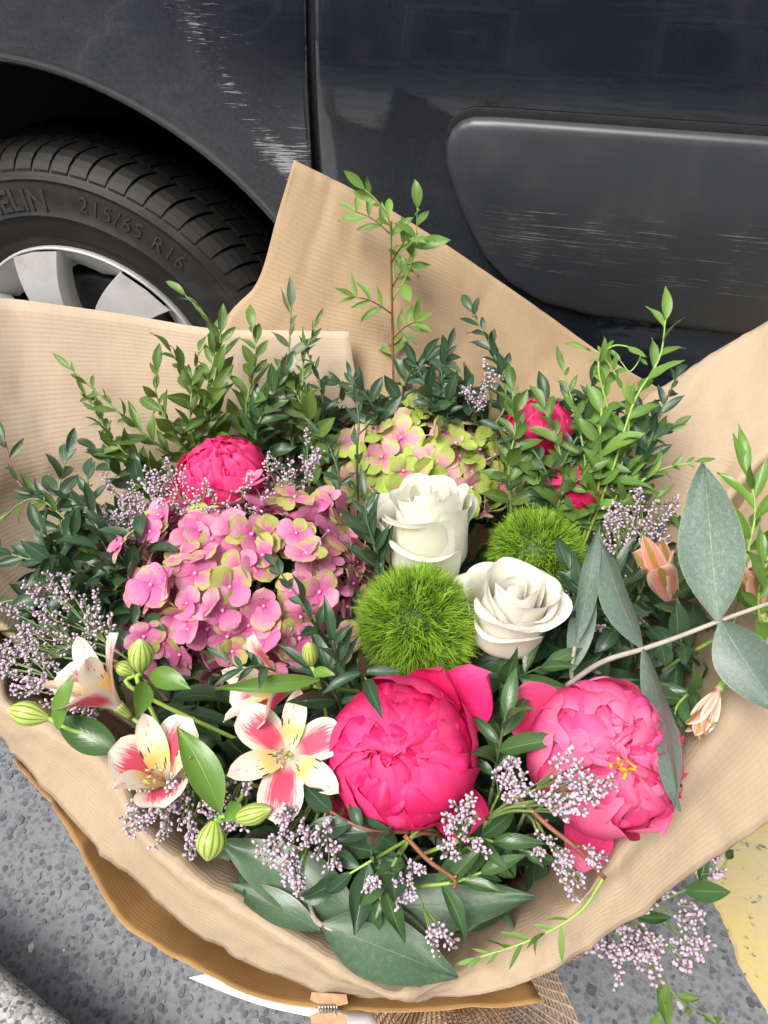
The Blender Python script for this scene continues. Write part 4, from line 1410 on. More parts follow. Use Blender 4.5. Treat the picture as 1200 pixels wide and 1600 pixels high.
# ---------------------------------------------------------------- rose
def rose(label, base, tip, width, seed, mat, curl=1.0):
    rnd = random.Random(seed)
    axis = tip - base
    H = axis.length
    root = thing('rose', label, 'rose', base)
    W = frame_z(axis, base, seed)
    # (petals, radius at the belly, height, half spread, flare at the lip, closing of the lip)
    rings = [(2, 0.055, 0.93, 2.5, 0.0, 0.5), (3, 0.115, 0.955, 1.9, 0.0, 0.32), (3, 0.185, 0.975, 1.7, 0.05, 0.18), (3, 0.265, 0.985, 1.55, 0.12, 0.06), (3, 0.34, 0.98, 1.45, 0.30, 0.0),
             (4, 0.405, 0.96, 1.15, 0.55, 0.0), (4, 0.455, 0.90, 1.05, 0.9, 0.0), (3, 0.47, 0.80, 1.0, 1.1, 0.0)]
    nu, nv = 17, 16
    for ri, (n, rk, hk, dp, flare, close) in enumerate(rings):
        p0 = rnd.uniform(0, 6.28)
        outer = ri / (len(rings) - 1)
        for i in range(n):
            phi0 = p0 + 2 * PI * (i + rnd.uniform(-.15, .15)) / n
            sd = rnd.uniform(0, 40)
            hh = H * hk * rnd.uniform(0.95, 1.03)
            fl = flare * rnd.uniform(0.35, 1.6) * curl
            side = rnd.uniform(-0.5, 0.5)
            Rq = Matrix.Rotation(rnd.gauss(0, 0.03 + 0.07 * outer), 3, Vector((math.sin(sd), math.cos(sd), 0.01)).normalized())
            v, uv = [], []
            for j in range(nv):
                t = j / (nv - 1)
                for k in range(nu):
                    u = -1 + 2 * k / (nu - 1)
                    tt = t * (1 - (0.30 - 0.08 * outer) * abs(u) ** 4.5 * t)
                    belly = math.sin(PI / 2 * min(1.0, tt / 0.36)) ** 0.6
                    r = width * rk * belly * (1 - close * max(0, tt - 0.55) / 0.45)
                    r += width * 0.05 * (u * 0.9) * (0.4 + 0.6 * t) * (1 - 0.3 * outer)
                    lip = max(0.0, tt - 0.66) / 0.34
                    r += width * 0.22 * fl * lip ** 2.0 * (1 + side * u)
                    z = hh * (tt if ri else 0.15 + 0.85 * tt) - H * 0.18 * fl * lip ** 3.0 * (1 + side * u)
                    r += width * (0.012 + 0.022 * outer) * math.sin(u * 4 + sd) * t ** 3
                    z += H * 0.020 * math.sin(u * 3.6 + sd * 2) * t ** 4 * (0.5 + outer)
                    r += width * 0.014 * noise.noise(Vector((u * 1.5, t * 2.5, sd)))
                    ph = phi0 + dp * u * (0.50 + 0.50 * math.sin(PI * min(1, 0.1 + 0.55 * t)))
                    v.append(Rq @ Vector((r * math.cos(ph), r * math.sin(ph), z))); uv.append((0.5 + 0.5 * u, t))
            ob('petal', mesh('petal', v, grid_faces(nu, nv), uv), MAT[mat], root, W)
    for k in range(5):
        vv, ff, uu = petal_grid(H * 0.42, H * 0.07, lambda t: ellip(t, 0.3), (-0.3, 1.1), 0.3, 0.01)
        a = k * 2 * PI / 5 + seed
        d = Vector((math.cos(a), math.sin(a), 0))
        ob('sepal', mesh('sepal', vv, ff, uu), MAT['leaf_mid'], root, W @ frame(d, Vector((0, 0, 1)), Vector((0, 0, 0.0))))
    add_stem(root, base, axis, 0.004)

b1, t1 = P(668, 892, .55), P(660, 762, .63)
rose('white rose standing upright with a greenish outer petal, behind the large tufted ball', b1, t1, PX(136, b1), 3, 'petal_rose_green', 0.5)
b2, t2 = P(785, 1000, .553), P(806, 908, .618)
rose('white rose opened wide with a blush base, between the two tufted balls', b2, t2, PX(130, b2), 8, 'petal_rose_blush', 0.85)

# ---------------------------------------------------------------- green tufted balls
def tuft(label, ctr, R, seed, nblade):
    root = thing('green_carnation', label, 'carnation', ctr - Vector((0, 0, R)), 'green tufted balls')
    g = np.random.RandomState(seed)
    b = MB()
    up = (Vector((0, 0, 1)) * 0.6 + toward_cam(ctr) * 0.6).normalized()
    for i in range(nblade):
        z = 1 - 2 * (i + 0.5) / nblade
        ph = i * 2.399963
        s = math.sqrt(max(0, 1 - z * z))
        d = Vector((s * math.cos(ph), s * math.sin(ph), z))
        d = (d + Vector(g.randn(3) * 0.10)).normalized()
        if d.dot(up) < -0.45: continue
        L = R * g.uniform(0.15, 0.30)
        side = d.cross(Vector(g.randn(3))).normalized()
        bend = d.cross(side)
        lump = 1 + 0.06 * noise.noise(d * 2.2 + Vector((seed, 0, 0))) + 0.05 * noise.noise(d * 6.0)
        p = ctr + d * (R * g.uniform(0.66, 0.80) * lump)
        cl = noise.noise_vector(d * 4.5 + Vector((seed * 3, 1, 2)))
        w = R * g.uniform(0.005, 0.010)
        base = len(b.v)
        cu = g.uniform(0.1, 0.75)
        tone = 0.55 * g.rand() + 0.45 * max(0, min(1, 0.5 + 0.9 * noise.noise(d * 3.5 + Vector((0, seed, 0)))))
        n = 4
        for k in range(n):
            t = k / (n - 1)
            q = p + d * (L * t * (1 - 0.25 * cu * t)) + (bend * cu * 0.8 + cl * 0.55) * (L * t * t)
            ww = w * (1 - 0.85 * t)
            b.v += [q - side * ww, q + side * ww]
            b.uv += [(tone, t), (tone, t)]
        b.f += grid_faces(2, n, base)
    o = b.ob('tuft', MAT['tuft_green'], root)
    tag(o, kind='stuff')
    c = MB()
    n = 20
    for j in range(12):
        th = PI * j / 11
        for k in range(n + 1):
            ph = 2 * PI * k / n
            c.v.append(ctr + Vector((math.sin(th) * math.cos(ph), math.sin(th) * math.sin(ph), -math.cos(th))) * (R * 0.70)); c.uv.append((0.2, 0.0))
    c.f += grid_faces(n + 1, 12)
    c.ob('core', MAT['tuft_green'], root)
    add_stem(root, ctr - Vector((0, 0, R * 0.6)), Vector((0, 0, 1)), 0.003)
cT = P(652, 974, .575)
tuft('large round green tufted carnation ball below the upright white rose', cT, PX(99, cT), 1, 15000)
cT = P(838, 868, .555)
tuft('smaller green tufted carnation ball behind the opened white rose', cT, PX(80, cT), 2, 11000)

# ---------------------------------------------------------------- hydrangea
def hyd_petals(seed, n):
    out = []
    rnd = random.Random(seed)
    for i in range(n):
        wp = rnd.uniform(0.44, 0.56)
        v, f, uv = petal_grid(1.0, wp, lambda t: ellip(t, 0.56, 0.12, 0.58), (rnd.uniform(0.0, 0.25), rnd.uniform(-0.6, 0.15)), rnd.uniform(-0.10, 0.22), rnd.uniform(0.02, 0.055), rnd.uniform(1, 2.5), rnd.uniform(0, 6), 7, 8, rnd.uniform(0, 0.06))
        out.append(mesh('petal', v, f, uv))
    return out
def hydrangea(label, ctr, ex, ey, ez, n, fsize, seed, mat, cone=0.05):
    rnd = random.Random(seed)
    root = thing('hydrangea', label, 'hydrangea', ctr - ez)
    pet = hyd_petals(seed, 9)
    for m_ in pet: m_.materials.append(MAT[mat])
    bead = MB()
    k = 8
    for j in range(5):
        th = PI * j / 4
        for i in range(k + 1):
            ph = 2 * PI * i / k
            bead.v.append(Vector((0.10 * math.sin(th) * math.cos(ph), 0.10 * math.sin(th) * math.sin(ph), 0.05 - 0.10 * math.cos(th)))); bead.uv.append((0, 0))
    bead.f += grid_faces(k + 1, 5)
    bead.tube([Vector((0, 0, 0)), Vector((0.1, 0.05, -0.6)), Vector((0.05, 0, -1.6))], 0.035, 0.045, 5)
    bm = mesh('floret', bead.v, bead.f, bead.uv)
    bm.materials.append(MAT['hydrangea_bead'])
    N = n
    for i in range(N):
        z = 1 - (1 - (-0.12)) * (i + 0.5) / N
        ph = i * 2.399963 + seed
        s = math.sqrt(max(0, 1 - z * z))
        d = Vector((s * math.cos(ph), s * math.sin(ph), z)) + Vector((rnd.gauss(0, 1), rnd.gauss(0, 1), rnd.gauss(0, 1))) * 0.07
        p = ctr + ex * d.x + ey * d.y + ez * d.z
        lump = 1 + 0.06 * noise.noise(d * 3 + Vector((seed, 0, 0)))
        p = ctr + (p - ctr) * lump * rnd.uniform(0.93, 1.05)
        nrm = (ex.normalized() * (d.x / ex.length) + ey.normalized() * (d.y / ey.length) + ez.normalized() * (d.z / ez.length)).normalized()
        nrm = (nrm + Vector((rnd.gauss(0, 1), rnd.gauss(0, 1), rnd.gauss(0, 1))) * 0.36).normalized()
        sz = fsize * rnd.uniform(0.82, 1.2)
        W = frame_z(nrm, p, rnd.uniform(0, 6.28), sz)
        fl = ob('floret', bm, None, root, W)
        for q in range(4):
            a = q * PI / 2 + rnd.uniform(-.12, .12)
            L = rnd.uniform(0.88, 1.12) * (1.08 if q % 2 else 1.0)
            M = Matrix.Rotation(a, 4, 'Z') @ Matrix.Rotation(rnd.uniform(-0.3, 0.55), 4, 'X') @ Matrix.Translation((0, 0.04, 0.012 * (q % 2))) @ Matrix.Scale(L, 4)
            ob('petal', pet[rnd.randrange(len(pet))], None, fl, W @ M)
    # branching stalks beneath
    st = MB()
    b0 = ctr - ez * 0.75
    for i in range(16):
        z = 1 - 1.0 * (i + 0.5) / 16
        ph = i * 2.4
        s = math.sqrt(max(0, 1 - z * z))
        p = ctr + ex * (s * math.cos(ph) * 0.8) + ey * (s * math.sin(ph) * 0.8) + ez * (z * 0.75)
        st.tube(crom([b0, b0.lerp(p, 0.5) + ez * 0.1, p], 4), 0.0022, 0.0012, 5)
    st.tube(stem_path(b0, ez), 0.004, 0.004, 6)
    st.ob('stalk', MAT['hydrangea_stalk'], root)

cH = P(386, 918, .535)
ez = (Vector((0, 0, 1)) * 0.75 + toward_cam(cH) * 0.55).normalized()
ex = (R2 - ez * R2.dot(ez)).normalized()
ey = ez.cross(ex)
hydrangea('large pink hydrangea head with lime tinged petals', cH, ex * PX(186, cH), ey * PX(158, cH), ez * PX(128, cH), 215, PX(28.5, cH), 4, 'petal_hydrangea')
cH = P(655, 738, .54)
hydrangea('lime green and pink hydrangea behind the upright white rose', cH, ER * PX(142, cH), EF * PX(112, cH), Vector((0, 0, 1)) * PX(90, cH), 92, PX(30, cH), 9, 'petal_hydrangea_green')

# ---------------------------------------------------------------- alstroemeria
def tep_outer(seed):
    r = random.Random(seed)
    return petal_grid(1.0, r.uniform(0.29, 0.34), lambda t: ellip(t, 0.68, 0.08, 0.42), (0.0, 0.0), 0.22, 0.012, 1.5, seed, 11, 14, -0.03)
def tep_inner(seed):
    r = random.Random(seed)
    return petal_grid(1.05, r.uniform(0.175, 0.205), lambda t: ellip(t, 0.64, 0.10, 0.6), (0.0, 0.0), 0.30, 0.010, 1.5, seed, 11, 14, -0.02)
def bent(grid, b0, b1):
    """bend a flat petal along its length"""
    v, f, uv = grid
    out = []
    n = 20
    ys, zs, an = [0.0], [0.0], [b0]
    for i in range(n):
        t = (i + 0.5) / n
        a = b0 + b1 * t
        ys.append(ys[-1] + math.cos(a) * 1.08 / n); zs.append(zs[-1] + math.sin(a) * 1.08 / n); an.append(b0 + b1 * (i + 1) / n)
    for (x, y, z) in v:
        k = max(0.0, min(1.0, y / 1.08)) * n
        i = min(n - 1, int(k)); fr = k - i
        yy, zz, a = ys[i] + (ys[i + 1] - ys[i]) * fr, zs[i] + (zs[i + 1] - zs[i]) * fr, an[i] + (an[i + 1] - an[i]) * fr
        out.append((x, yy - z * math.sin(a), zz + z * math.cos(a)))
    return out, f, uv
def alstroemeria(label, base, tip, openA, size, seed, roll=0.0, om='petal_alstroemeria', im='petal_alstroemeria_streaked', stam=True, inner_open=None, outcurl=-0.55, group='striped lilies', scale_in=1.0, narrow=1.0, down=None):
    rnd = random.Random(seed)
    axis = (tip - base).normalized()
    root = thing('alstroemeria', label, 'lily', base, group)
    if down is not None:      # one broad petal points this way
        l = frame_z(axis, base, 0.0).to_3x3().inverted() @ down
        roll = math.atan2(l.y, l.x)
    W = frame_z(axis, base, roll, size)
    for k in range(6):
        outer = k % 2 == 0
        a = k * PI / 3
        d = Vector((math.cos(a), math.sin(a), 0))
        op = (openA if outer else (inner_open if inner_open is not None else openA * 0.8)) * rnd.uniform(0.9, 1.1)
        y = d * math.sin(op * 0.45) + Vector((0, 0, 1)) * math.cos(op * 0.45)
        nz = -d * math.cos(op * 0.45) + Vector((0, 0, 1)) * math.sin(op * 0.45)
        g = bent(tep_outer(seed + k) if outer else tep_inner(seed + k), 0.0, -op * 1.05 + (rnd.uniform(-.1, .1)))
        M = frame(y, nz, d * 0.05) @ Matrix.Scale((1.0 if outer else scale_in) * rnd.uniform(0.94, 1.06), 4) @ Matrix.Diagonal((narrow, 1, 1, 1))
        ob('petal', mesh('petal', *g), MAT[om if outer else im], root, W @ M)
    if stam:
        s = MB(); an = MB()
        for k in range(6):
            a = k * PI / 3 + 0.3
            d = Vector((math.cos(a), math.sin(a), 0)) * rnd.uniform(0.05, 0.14) + Vector((0.1, -0.08, 0))
            e = W @ (Vector((0, 0, rnd.uniform(0.5, 0.72))) + d)
            m_ = W @ (Vector((0, 0, 0.35)) + d * 0.4)
            s.tube(crom([W @ Vector((0, 0, 0.02)), m_, e], 4), size * 0.012, size * 0.009, 5)
            q = (W.to_3x3() @ Vector((rnd.uniform(-1, 1), rnd.uniform(-1, 1), 0.6))).normalized() * size * 0.055
            an.tube([e - q, e, e + q], size * 0.016, size * 0.02, 6)
        s.ob('filaments', MAT['filament_cream'], root)
        an.ob('anthers', MAT['anther_olive'], root)
    ov = MB().tube([W @ Vector((0, 0, z)) for z in (-0.24, -0.16, -0.06, 0.03)], size * 0.045, size * 0.085, 8)
    ov.ob('ovary', MAT['bud_green'], root)
    add_stem(root, W @ Vector((0, 0, -0.22)), axis, 0.0016, 'stem_lime')
    return root

GA = 'cream and pink lilies'
b = P(186, 1104, .565); t = P(100, 1030, .61)
alstroemeria('cream and pink lily seen from the side among lilac sprays', b, t, rad(40), PX(118, b), 41, 0.4, stam=False, inner_open=rad(25), group=GA)
b = P(262, 1225, .545); t = P(228, 1165, .605)
alstroemeria('cream lily cupped open to a yellow streaked throat', b, t, rad(35), PX(116, b), 52, 0.75, inner_open=rad(30), group=GA, scale_in=1.08, down=-U2 + R2 * 0.3)
b = P(452, 1182, .565); t = P(446, 1155, .63)
alstroemeria('cream lily facing the viewer with two pink blotched petals spread', b, t, rad(74), PX(104, b), 63, 0.52, inner_open=rad(60), group=GA, down=-U2 - R2 * 0.15)
b = P(462, 1072, .58); t = P(372, 1074, .60)
alstroemeria('cream lily turned sideways at the lower edge of the large hydrangea', b, t, rad(42), PX(112, b), 74, 0.2, stam=False, inner_open=rad(20), group=GA)
GC = 'coral lilies'
b = P(1052, 945, .555); t = P(1022, 872, .61)
alstroemeria('coral striped lily just opening behind the silver eucalyptus leaf', b, t, rad(11), PX(132, b), 85, 0.2, 'petal_alstroemeria_coral', 'petal_alstroemeria_coral', stam=False, group=GC, narrow=0.62)
b = P(1124, 1076, .575); t = P(1085, 1150, .565)
alstroemeria('coral lily bud nodding over the right paper flap', b, t, rad(9), PX(86, b), 96, 0.5, 'petal_alstroemeria_coral', 'petal_alstroemeria_coral', stam=True, group=GC, narrow=0.8)
b = P(1190, 960, .575); t = P(1168, 890, .61)
alstroemeria('coral lily at the picture edge behind the silver eucalyptus leaf', b, t, rad(18), PX(90, b), 97, 0.9, 'petal_alstroemeria_coral', 'petal_alstroemeria_coral', stam=False, group=GC, narrow=0.62)

def bud(label, base, tip, hw, stem_from=None):
    root = thing('lily_bud', label, 'flower bud', base, 'green lily buds')
    m = MB()
    n, k = 12, 36
    W = frame_z(tip - base, base, random.uniform(0, 6))
    L = (tip - base).length
    for j in range(n + 1):
        t = j / n
        r = hw * (math.sin(PI * min(1, 0.06 + 0.94 * t) ** 1.15) ** 0.75 if t < 1 else 0.06)
        r = max(r, hw * 0.10)
        for i in range(k + 1):
            a = 2 * PI * i / k
            rr = r * (1 + 0.035 * math.cos(a * 12) + 0.05 * math.cos(a * 3))
            m.v.append(W @ Vector((rr * math.cos(a), rr * math.sin(a), L * t))); m.uv.append((i / k, t))
    m.f += grid_faces(k + 1, n + 1)
    m.ob('bud', MAT['bud_green'], root)
    path = [base] + ([stem_from] if stem_from is not None else []) 
    p = stem_path(path[-1], (tip - base))
    MB().tube(crom(path + [p[3], p[6], p[10]], 5), 0.0016, 0.0016, 6).ob('stem', MAT['stem_lime'], root)
bud('green bud poking out over the front paper rim beside the cream lilies', P(76, 1122, .575), P(12, 1108, .58), PX(19, P(40, 1118, .575)), P(140, 1150, .565))
bud('fat green bud at the lower corner of the large hydrangea', P(220, 1050, .60), P(220, 998, .625), PX(19, P(220, 1020, .6)), P(225, 1085, .585))
bud('green bud half hidden beside the fat bud under the hydrangea', P(210, 1052, .595), P(178, 1038, .60), PX(12, P(200, 1045, .6)), P(222, 1085, .58))
bud('pale green bud hanging low over lilac sprays by the front rim', P(335, 1282, .565), P(324, 1345, .55), PX(23, P(330, 1310, .56)), P(360, 1270, .56))
bud('green bud lying beside a bright leaf under the cream lily', P(365, 1280, .565), P(424, 1264, .575), PX(16, P(400, 1268, .56)), P(340, 1282, .56))
bud('small green bud standing beside the large tufted ball', P(487, 1040, .615), P(483, 1003, .64), PX(12, P(485, 1020, .6)), P(500, 1075, .595))
# a yellow flower mostly hidden at the left of the hydrangea
def yellow_flower():
    c = P(192, 888, .55)
    root = thing('yellow_flower', 'small yellow flower half hidden by dark leaves beside the hydrangea', 'flower', c)
    for k in range(7):
        a = k * 2 * PI / 7
        v, f, uv = petal_grid(PX(28, c), PX(9, c), lambda t: ellip(t, 0.6, 0.2, 0.6), (0.2, -0.4), 0.2, 0.02)
        d = Vector((math.cos(a), math.sin(a), 0.2))
        ob('petal', mesh('petal', v, f, uv), MAT['yellow_petal'], root, frame(d, Vector((0, 0, 1)), c))
    add_stem(root, c, Vector((0, 0, 1)), 0.0015)
yellow_flower()

# ================================================================== greenery
def leaf_set(n, hw, p, sharp, fold, seed, nu=5, nv=8, bend=0.5, ruf=0.012):
    rnd = random.Random(seed)
    out = []
    for i in range(n):
        w = hw * rnd.uniform(0.88, 1.14)
        out.append(petal_grid(1.0, w, lambda t: ellip(t, p, 0.06, sharp), (rnd.uniform(-0.1, 0.2), -rnd.uniform(0.1, bend) * rnd.choice((1, 1, 1, -0.4))), fold * rnd.uniform(0.6, 1.3), ruf * rnd.uniform(0.4, 1.8), rnd.uniform(0.8, 2.0), rnd.uniform(0, 6), nu, nv, 0.0, rnd.uniform(-0.25, 0.25)))
    return out
LEAF_G = {
    'oval': leaf_set(12, 0.178, 0.50, 0.95, 0.38, 1, bend=1.0, ruf=0.018),
    'lance': leaf_set(12, 0.122, 0.45, 1.15, 0.42, 2, bend=1.2, ruf=0.018),
    'broad': leaf_set(9, 0.23, 0.47, 0.9, 0.28, 3, 7, 9, 1.3, 0.03),
    'blade': leaf_set(6, 0.15, 0.38, 1.2, 0.45, 4, 5, 10, 1.3, 0.02),
    'needle': leaf_set(5, 0.085, 0.45, 1.1, 0.4, 5, 3, 6, 0.6),
    'eucalypt': leaf_set(6, 0.19, 0.40, 1.0, 0.16, 6, 9, 14, 0.5, 0.012),
}
LEAF_M = {}
def leaf_mesh(shape, mat, i):
    k = (shape, mat, i)
    if k not in LEAF_M:
        m = mesh('leaf', *LEAF_G[shape][i])
        m.materials.append(MAT[mat])
        LEAF_M[k] = m
    return LEAF_M[k]
def add_leaf(root, shape, mat, base, d, up, L, rnd):
    i = rnd.randrange(len(LEAF_G[shape]))
    ob('leaf', leaf_mesh(shape, mat, i), None, root, frame(d, up, base, L))

def twig(label, path, shape, mat, L, n, stem='stem_green', mode='spiral', r=0.0014, start=0.15, spread=55, seed=None, name='leafy_twig', cat='twig', group='leafy twigs', tip=True, npair=4, down=True, lsd=0.42, face=0.55):
    """path: (px, py, height) from the base to the tip. mode: spiral, opposite or compound"""
    rnd = random.Random(seed if seed is not None else sum(ord(ch) for ch in label))
    if mode == 'spiral' and n > 9: n = int(n * 1.15)
    pts = [P(*q) if not isinstance(q, Vector) else q for q in path]
    root = thing(name, label, cat, pts[0], group)
    ln = sum((pts[i + 1] - pts[i]).length for i in range(len(pts) - 1))
    line = crom(pts, 10)
    acc = [0.0]
    for i in range(1, len(line)): acc.append(acc[-1] + (line[i] - line[i - 1]).length)
    def at(s):
        s *= acc[-1]
        for i in range(1, len(line)):
            if acc[i] >= s or i == len(line) - 1:
                t = (s - acc[i - 1]) / max(1e-9, acc[i] - acc[i - 1])
                return line[i - 1].lerp(line[i], max(0, min(1, t))), (line[i] - line[i - 1]).normalized()
    sm = MB()
    sm.tube(line, r, r * 0.45, 6)
    if down:
        q = stem_path(pts[0], (line[1] - line[0]), 0.2)
        sm.tube(q, r, r, 5)
    ang = rnd.uniform(0, 6.28)
    def ring_dir(t, a):
        s = t.cross(Vector((0.2, 0.1, 1)))
        if s.length < 1e-3: s = t.cross(Vector((1, 0, 0)))
        s.normalize()
        b = s.cross(t)
        return s * math.cos(a) + b * math.sin(a)
    sizes = lambda s: 0.88 * L * (1.0 - 0.45 * max(0, s - 0.6) / 0.4) * rnd.uniform(1 - lsd, 1 + lsd * 0.6)
    def nrm_of(p, d):
        return (Vector((0, 0, 1)) * 0.7 + toward_cam(p) * face + Vector((rnd.gauss(0, 1), rnd.gauss(0, 1), rnd.gauss(0, 1))) * 0.35)
    if mode in ('spiral', 'opposite'):
        for i in range(n):
            s = start + (1 - start) * (i + 0.4) / n
            p, t = at(s)
            ks = (0,) if mode == 'spiral' else (0, PI)
            for k in ks:
                sd = ring_dir(t, ang + k)
                a = rad(spread * (1 - 0.35 * s) + rnd.uniform(-14, 14))
                d = t * math.cos(a) + sd * math.sin(a) + Vector((0, 0, rnd.uniform(-0.12, 0.12)))
                add_leaf(root, shape, mat, p, d, nrm_of(p, d), sizes(s), rnd)
            ang += 2.4 if mode == 'spiral' else PI / 2 + rnd.uniform(-.3, .3)
        if tip:
            p, t = at(1.0)
            add_leaf(root, shape, mat, p, t, nrm_of(p, t), L * 0.7, rnd)
    else:
        for i in range(n):
            s = start + (1 - start) * (i + 0.5) / n
            p, t = at(s)
            sd = ring_dir(t, ang)
            ang += 2.4
            a = rad(spread + rnd.uniform(-12, 12))
            d = t * math.cos(a) + sd * math.sin(a)
            rl = L * (0.55 * npair) * rnd.uniform(0.8, 1.15)
            e = p + d * rl + Vector((0, 0, -0.12 * rl))
            rach = crom([p, p.lerp(e, 0.5) + Vector((0, 0, 0.08 * rl)), e], 4)
            sm.tube(rach, r * 0.6, r * 0.35, 5)
            side = d.cross(toward_cam(p) + Vector((rnd.gauss(0, .25), rnd.gauss(0, .25), 0.4))).normalized()
            m_ = len(rach) - 1
            for j in range(npair):
                q = (j + 0.8) / npair
                k = min(m_ - 1, int(q * m_))
                bp = rach[k].lerp(rach[k + 1], q * m_ - k) if q < 1 else rach[-1]
                tt = (rach[k + 1] - rach[k]).normalized()
                for sg in (-1, 1):
                    dd = tt * 0.75 + side * (sg * 0.8) + Vector((0, 0, rnd.uniform(-.1, .15)))
                    add_leaf(root, shape, mat, bp, dd, nrm_of(bp, dd), L * rnd.uniform(0.75, 1.1), rnd)
            add_leaf(root, shape, mat, rach[-1], (rach[-1] - rach[-2]), nrm_of(e, d), L * 0.9, rnd)
    sm.ob('stem', MAT[stem], root)
    return root

# upper left: twigs standing before the pale paper
B0 = (350, 760, .50)
twig('leafy twig reaching furthest over the left paper, thin pointed tip', [(330, 745, .52), (240, 690, .60), (170, 630, .635), (112, 578, .66)], 'lance', 'leaf_mid', .036, 20)
twig('upright leafy twig with oval leaves, next after the furthest reaching one', [(330, 750, .52), (275, 680, .605), (245, 620, .64), (246, 580, .66)], 'oval', 'leaf_mid', .036, 18)
twig('thin twig whose tip crosses the silver wheel cover', [(350, 740, .53), (320, 640, .625), (335, 550, .665), (325, 500, .69), (290, 462, .71)], 'lance', 'leaf_mid', .036, 18)
twig('bushy twig of broad oval leaves under the wheel, left of the willowy one', [(360, 740, .53), (330, 650, .615), (340, 575, .655), (345, 520, .68)], 'oval', 'leaf_mid', .038, 22)
twig('bushy green twig in the thick of the cluster under the car wing', [(390, 740, .53), (385, 640, .62), (400, 560, .66), (395, 515, .68)], 'oval', 'leaf_mid', .038, 24)
twig('tall willowy twig with a long grey green leaf at its tip', [(430, 735, .53), (445, 620, .63), (452, 540, .67), (455, 480, .70)], 'blade', 'leaf_olive', .042, 14)
twig('twig with fine small leaves leaning on the cut paper edge', [(440, 730, .53), (470, 620, .635), (475, 560, .66), (492, 512, .685)], 'lance', 'leaf_mid', .028, 26)
twig('low twig of dark oval leaves bending away from the rear peony', [(310, 780, .52), (225, 735, .575), (175, 700, .60), (160, 655, .62)], 'oval', 'leaf_mid', .034, 20)
twig('short twig low beside the lilac spray, its leaves nearly round', [(320, 790, .52), (230, 765, .565), (180, 735, .585), (150, 705, .60)], 'broad', 'leaf_dark', .034, 14)
twig('twig with upright leaf pairs in the middle of the left cluster', [(370, 745, .53), (310, 640, .62), (290, 585, .65), (268, 552, .67)], 'oval', 'leaf_mid', .037, 12, mode='opposite')
twig('dense twig of dark leaves right behind the rear pink peony', [(420, 745, .54), (400, 680, .60), (420, 630, .63), (440, 590, .65)], 'oval', 'leaf_glossy', .040, 26)
twig('dark bushy twig between the rear peony and the lime hydrangea', [(480, 745, .54), (490, 680, .60), (470, 630, .63), (450, 590, .645)], 'oval', 'leaf_mid', .038, 24)
# left: dark twigs with spaced leaves
twig('reddish dark twig with blue green leaves leaving the picture by the left paper', [(350, 960, .50), (205, 885, .56), (105, 815, .585), (30, 755, .605), (8, 690, .625)], 'lance', 'leaf_dark', .036, 18, 'stem_red')
twig('slim dark twig with spaced long leaf pairs before the left paper', [(130, 890, .545), (96, 825, .575), (92, 765, .592), (106, 708, .61)], 'oval', 'leaf_dark', .036, 6, 'stem_green', 'opposite')
twig('short dark twig rising beside the lilac spray left of the hydrangea', [(215, 940, .54), (168, 860, .58), (142, 795, .60), (137, 745, .615)], 'oval', 'leaf_dark', .034, 14)
twig('dark twig lying along the left rim above the lilac sprays', [(260, 960, .53), (120, 935, .565), (40, 935, .57), (-25, 948, .57)], 'broad', 'leaf_dark', .036, 14)
twig('dark twig of crowded leaves at the left picture edge', [(230, 950, .535), (110, 890, .575), (30, 870, .58), (-20, 850, .585)], 'oval', 'leaf_dark', .036, 20)
twig('thin vine stem crossing the left edge of the bouquet', [(240, 930, .54), (150, 860, .58), (60, 780, .60), (-10, 820, .60)], 'lance', 'leaf_mid', .034, 12)
twig('dark leaf cluster tucked beside the yellow flower', [(240, 930, .54), (205, 900, .575), (185, 860, .59)], 'broad', 'leaf_dark', .034, 9)
# tall twig in the middle
twig('tallest twig, reddish stem, small bright leaves before the back paper corner', [(616, 660, .56), (614, 560, 1.655), (612, 450, 1.668), (611, 385, 1.672), (612, 345, 1.675)], 'lance', 'leaf_light', .026, 6, 'stem_red', 'compound', 0.0016, 0.25, npair=3)
twig('leafy tip curling off the tallest twig', [(611, 390, 1.672), (608, 345, 1.67), (590, 315, 1.67), (570, 296, 1.67)], 'oval', 'leaf_light', .034, 6, 'stem_lime', down=False, r=0.001)
twig('side shoot of the tallest twig with larger leaves', [(613, 470, 1.668), (640, 420, 1.665), (650, 370, 1.662), (652, 325, 1.66)], 'oval', 'leaf_light', .034, 8, 'stem_lime', down=False, r=0.001)
twig('dark drooping spray of paired leaflets at the foot of the tallest twig', [(620, 660, .57), (640, 585, 1.635), (680, 565, 1.625), (715, 600, 1.60)], 'oval', 'leaf_dark', .034, 10, 'stem_dark', 'opposite')
twig('dark leafy spray low against the back paper', [(680, 690, .565), (672, 620, .62), (650, 570, .645)], 'oval', 'leaf_dark', .034, 16, 'stem_dark')
twig('arching twig of blue green leaves pointing at the side moulding', [(760, 680, .58), (790, 630, 1.60), (775, 560, 1.63), (738, 488, 1.655)], 'oval', 'leaf_dark', .033, 18, 'stem_green')
twig('dark twig leaning over the lime hydrangea from behind', [(730, 660, .58), (740, 630, .61), (715, 600, .63)], 'oval', 'leaf_dark', .036, 14, 'stem_dark')
twig('narrow dark twig rising between the two hydrangeas', [(560, 800, .55), (558, 710, .615), (560, 650, .64), (548, 590, .66)], 'lance', 'leaf_dark', .028, 11, 'stem_dark')
twig('dark twig crossing in front of the lime hydrangea', [(520, 810, .56), (530, 750, .60), (515, 700, .62), (500, 680, .63)], 'lance', 'leaf_dark', .032, 10, 'stem_dark')
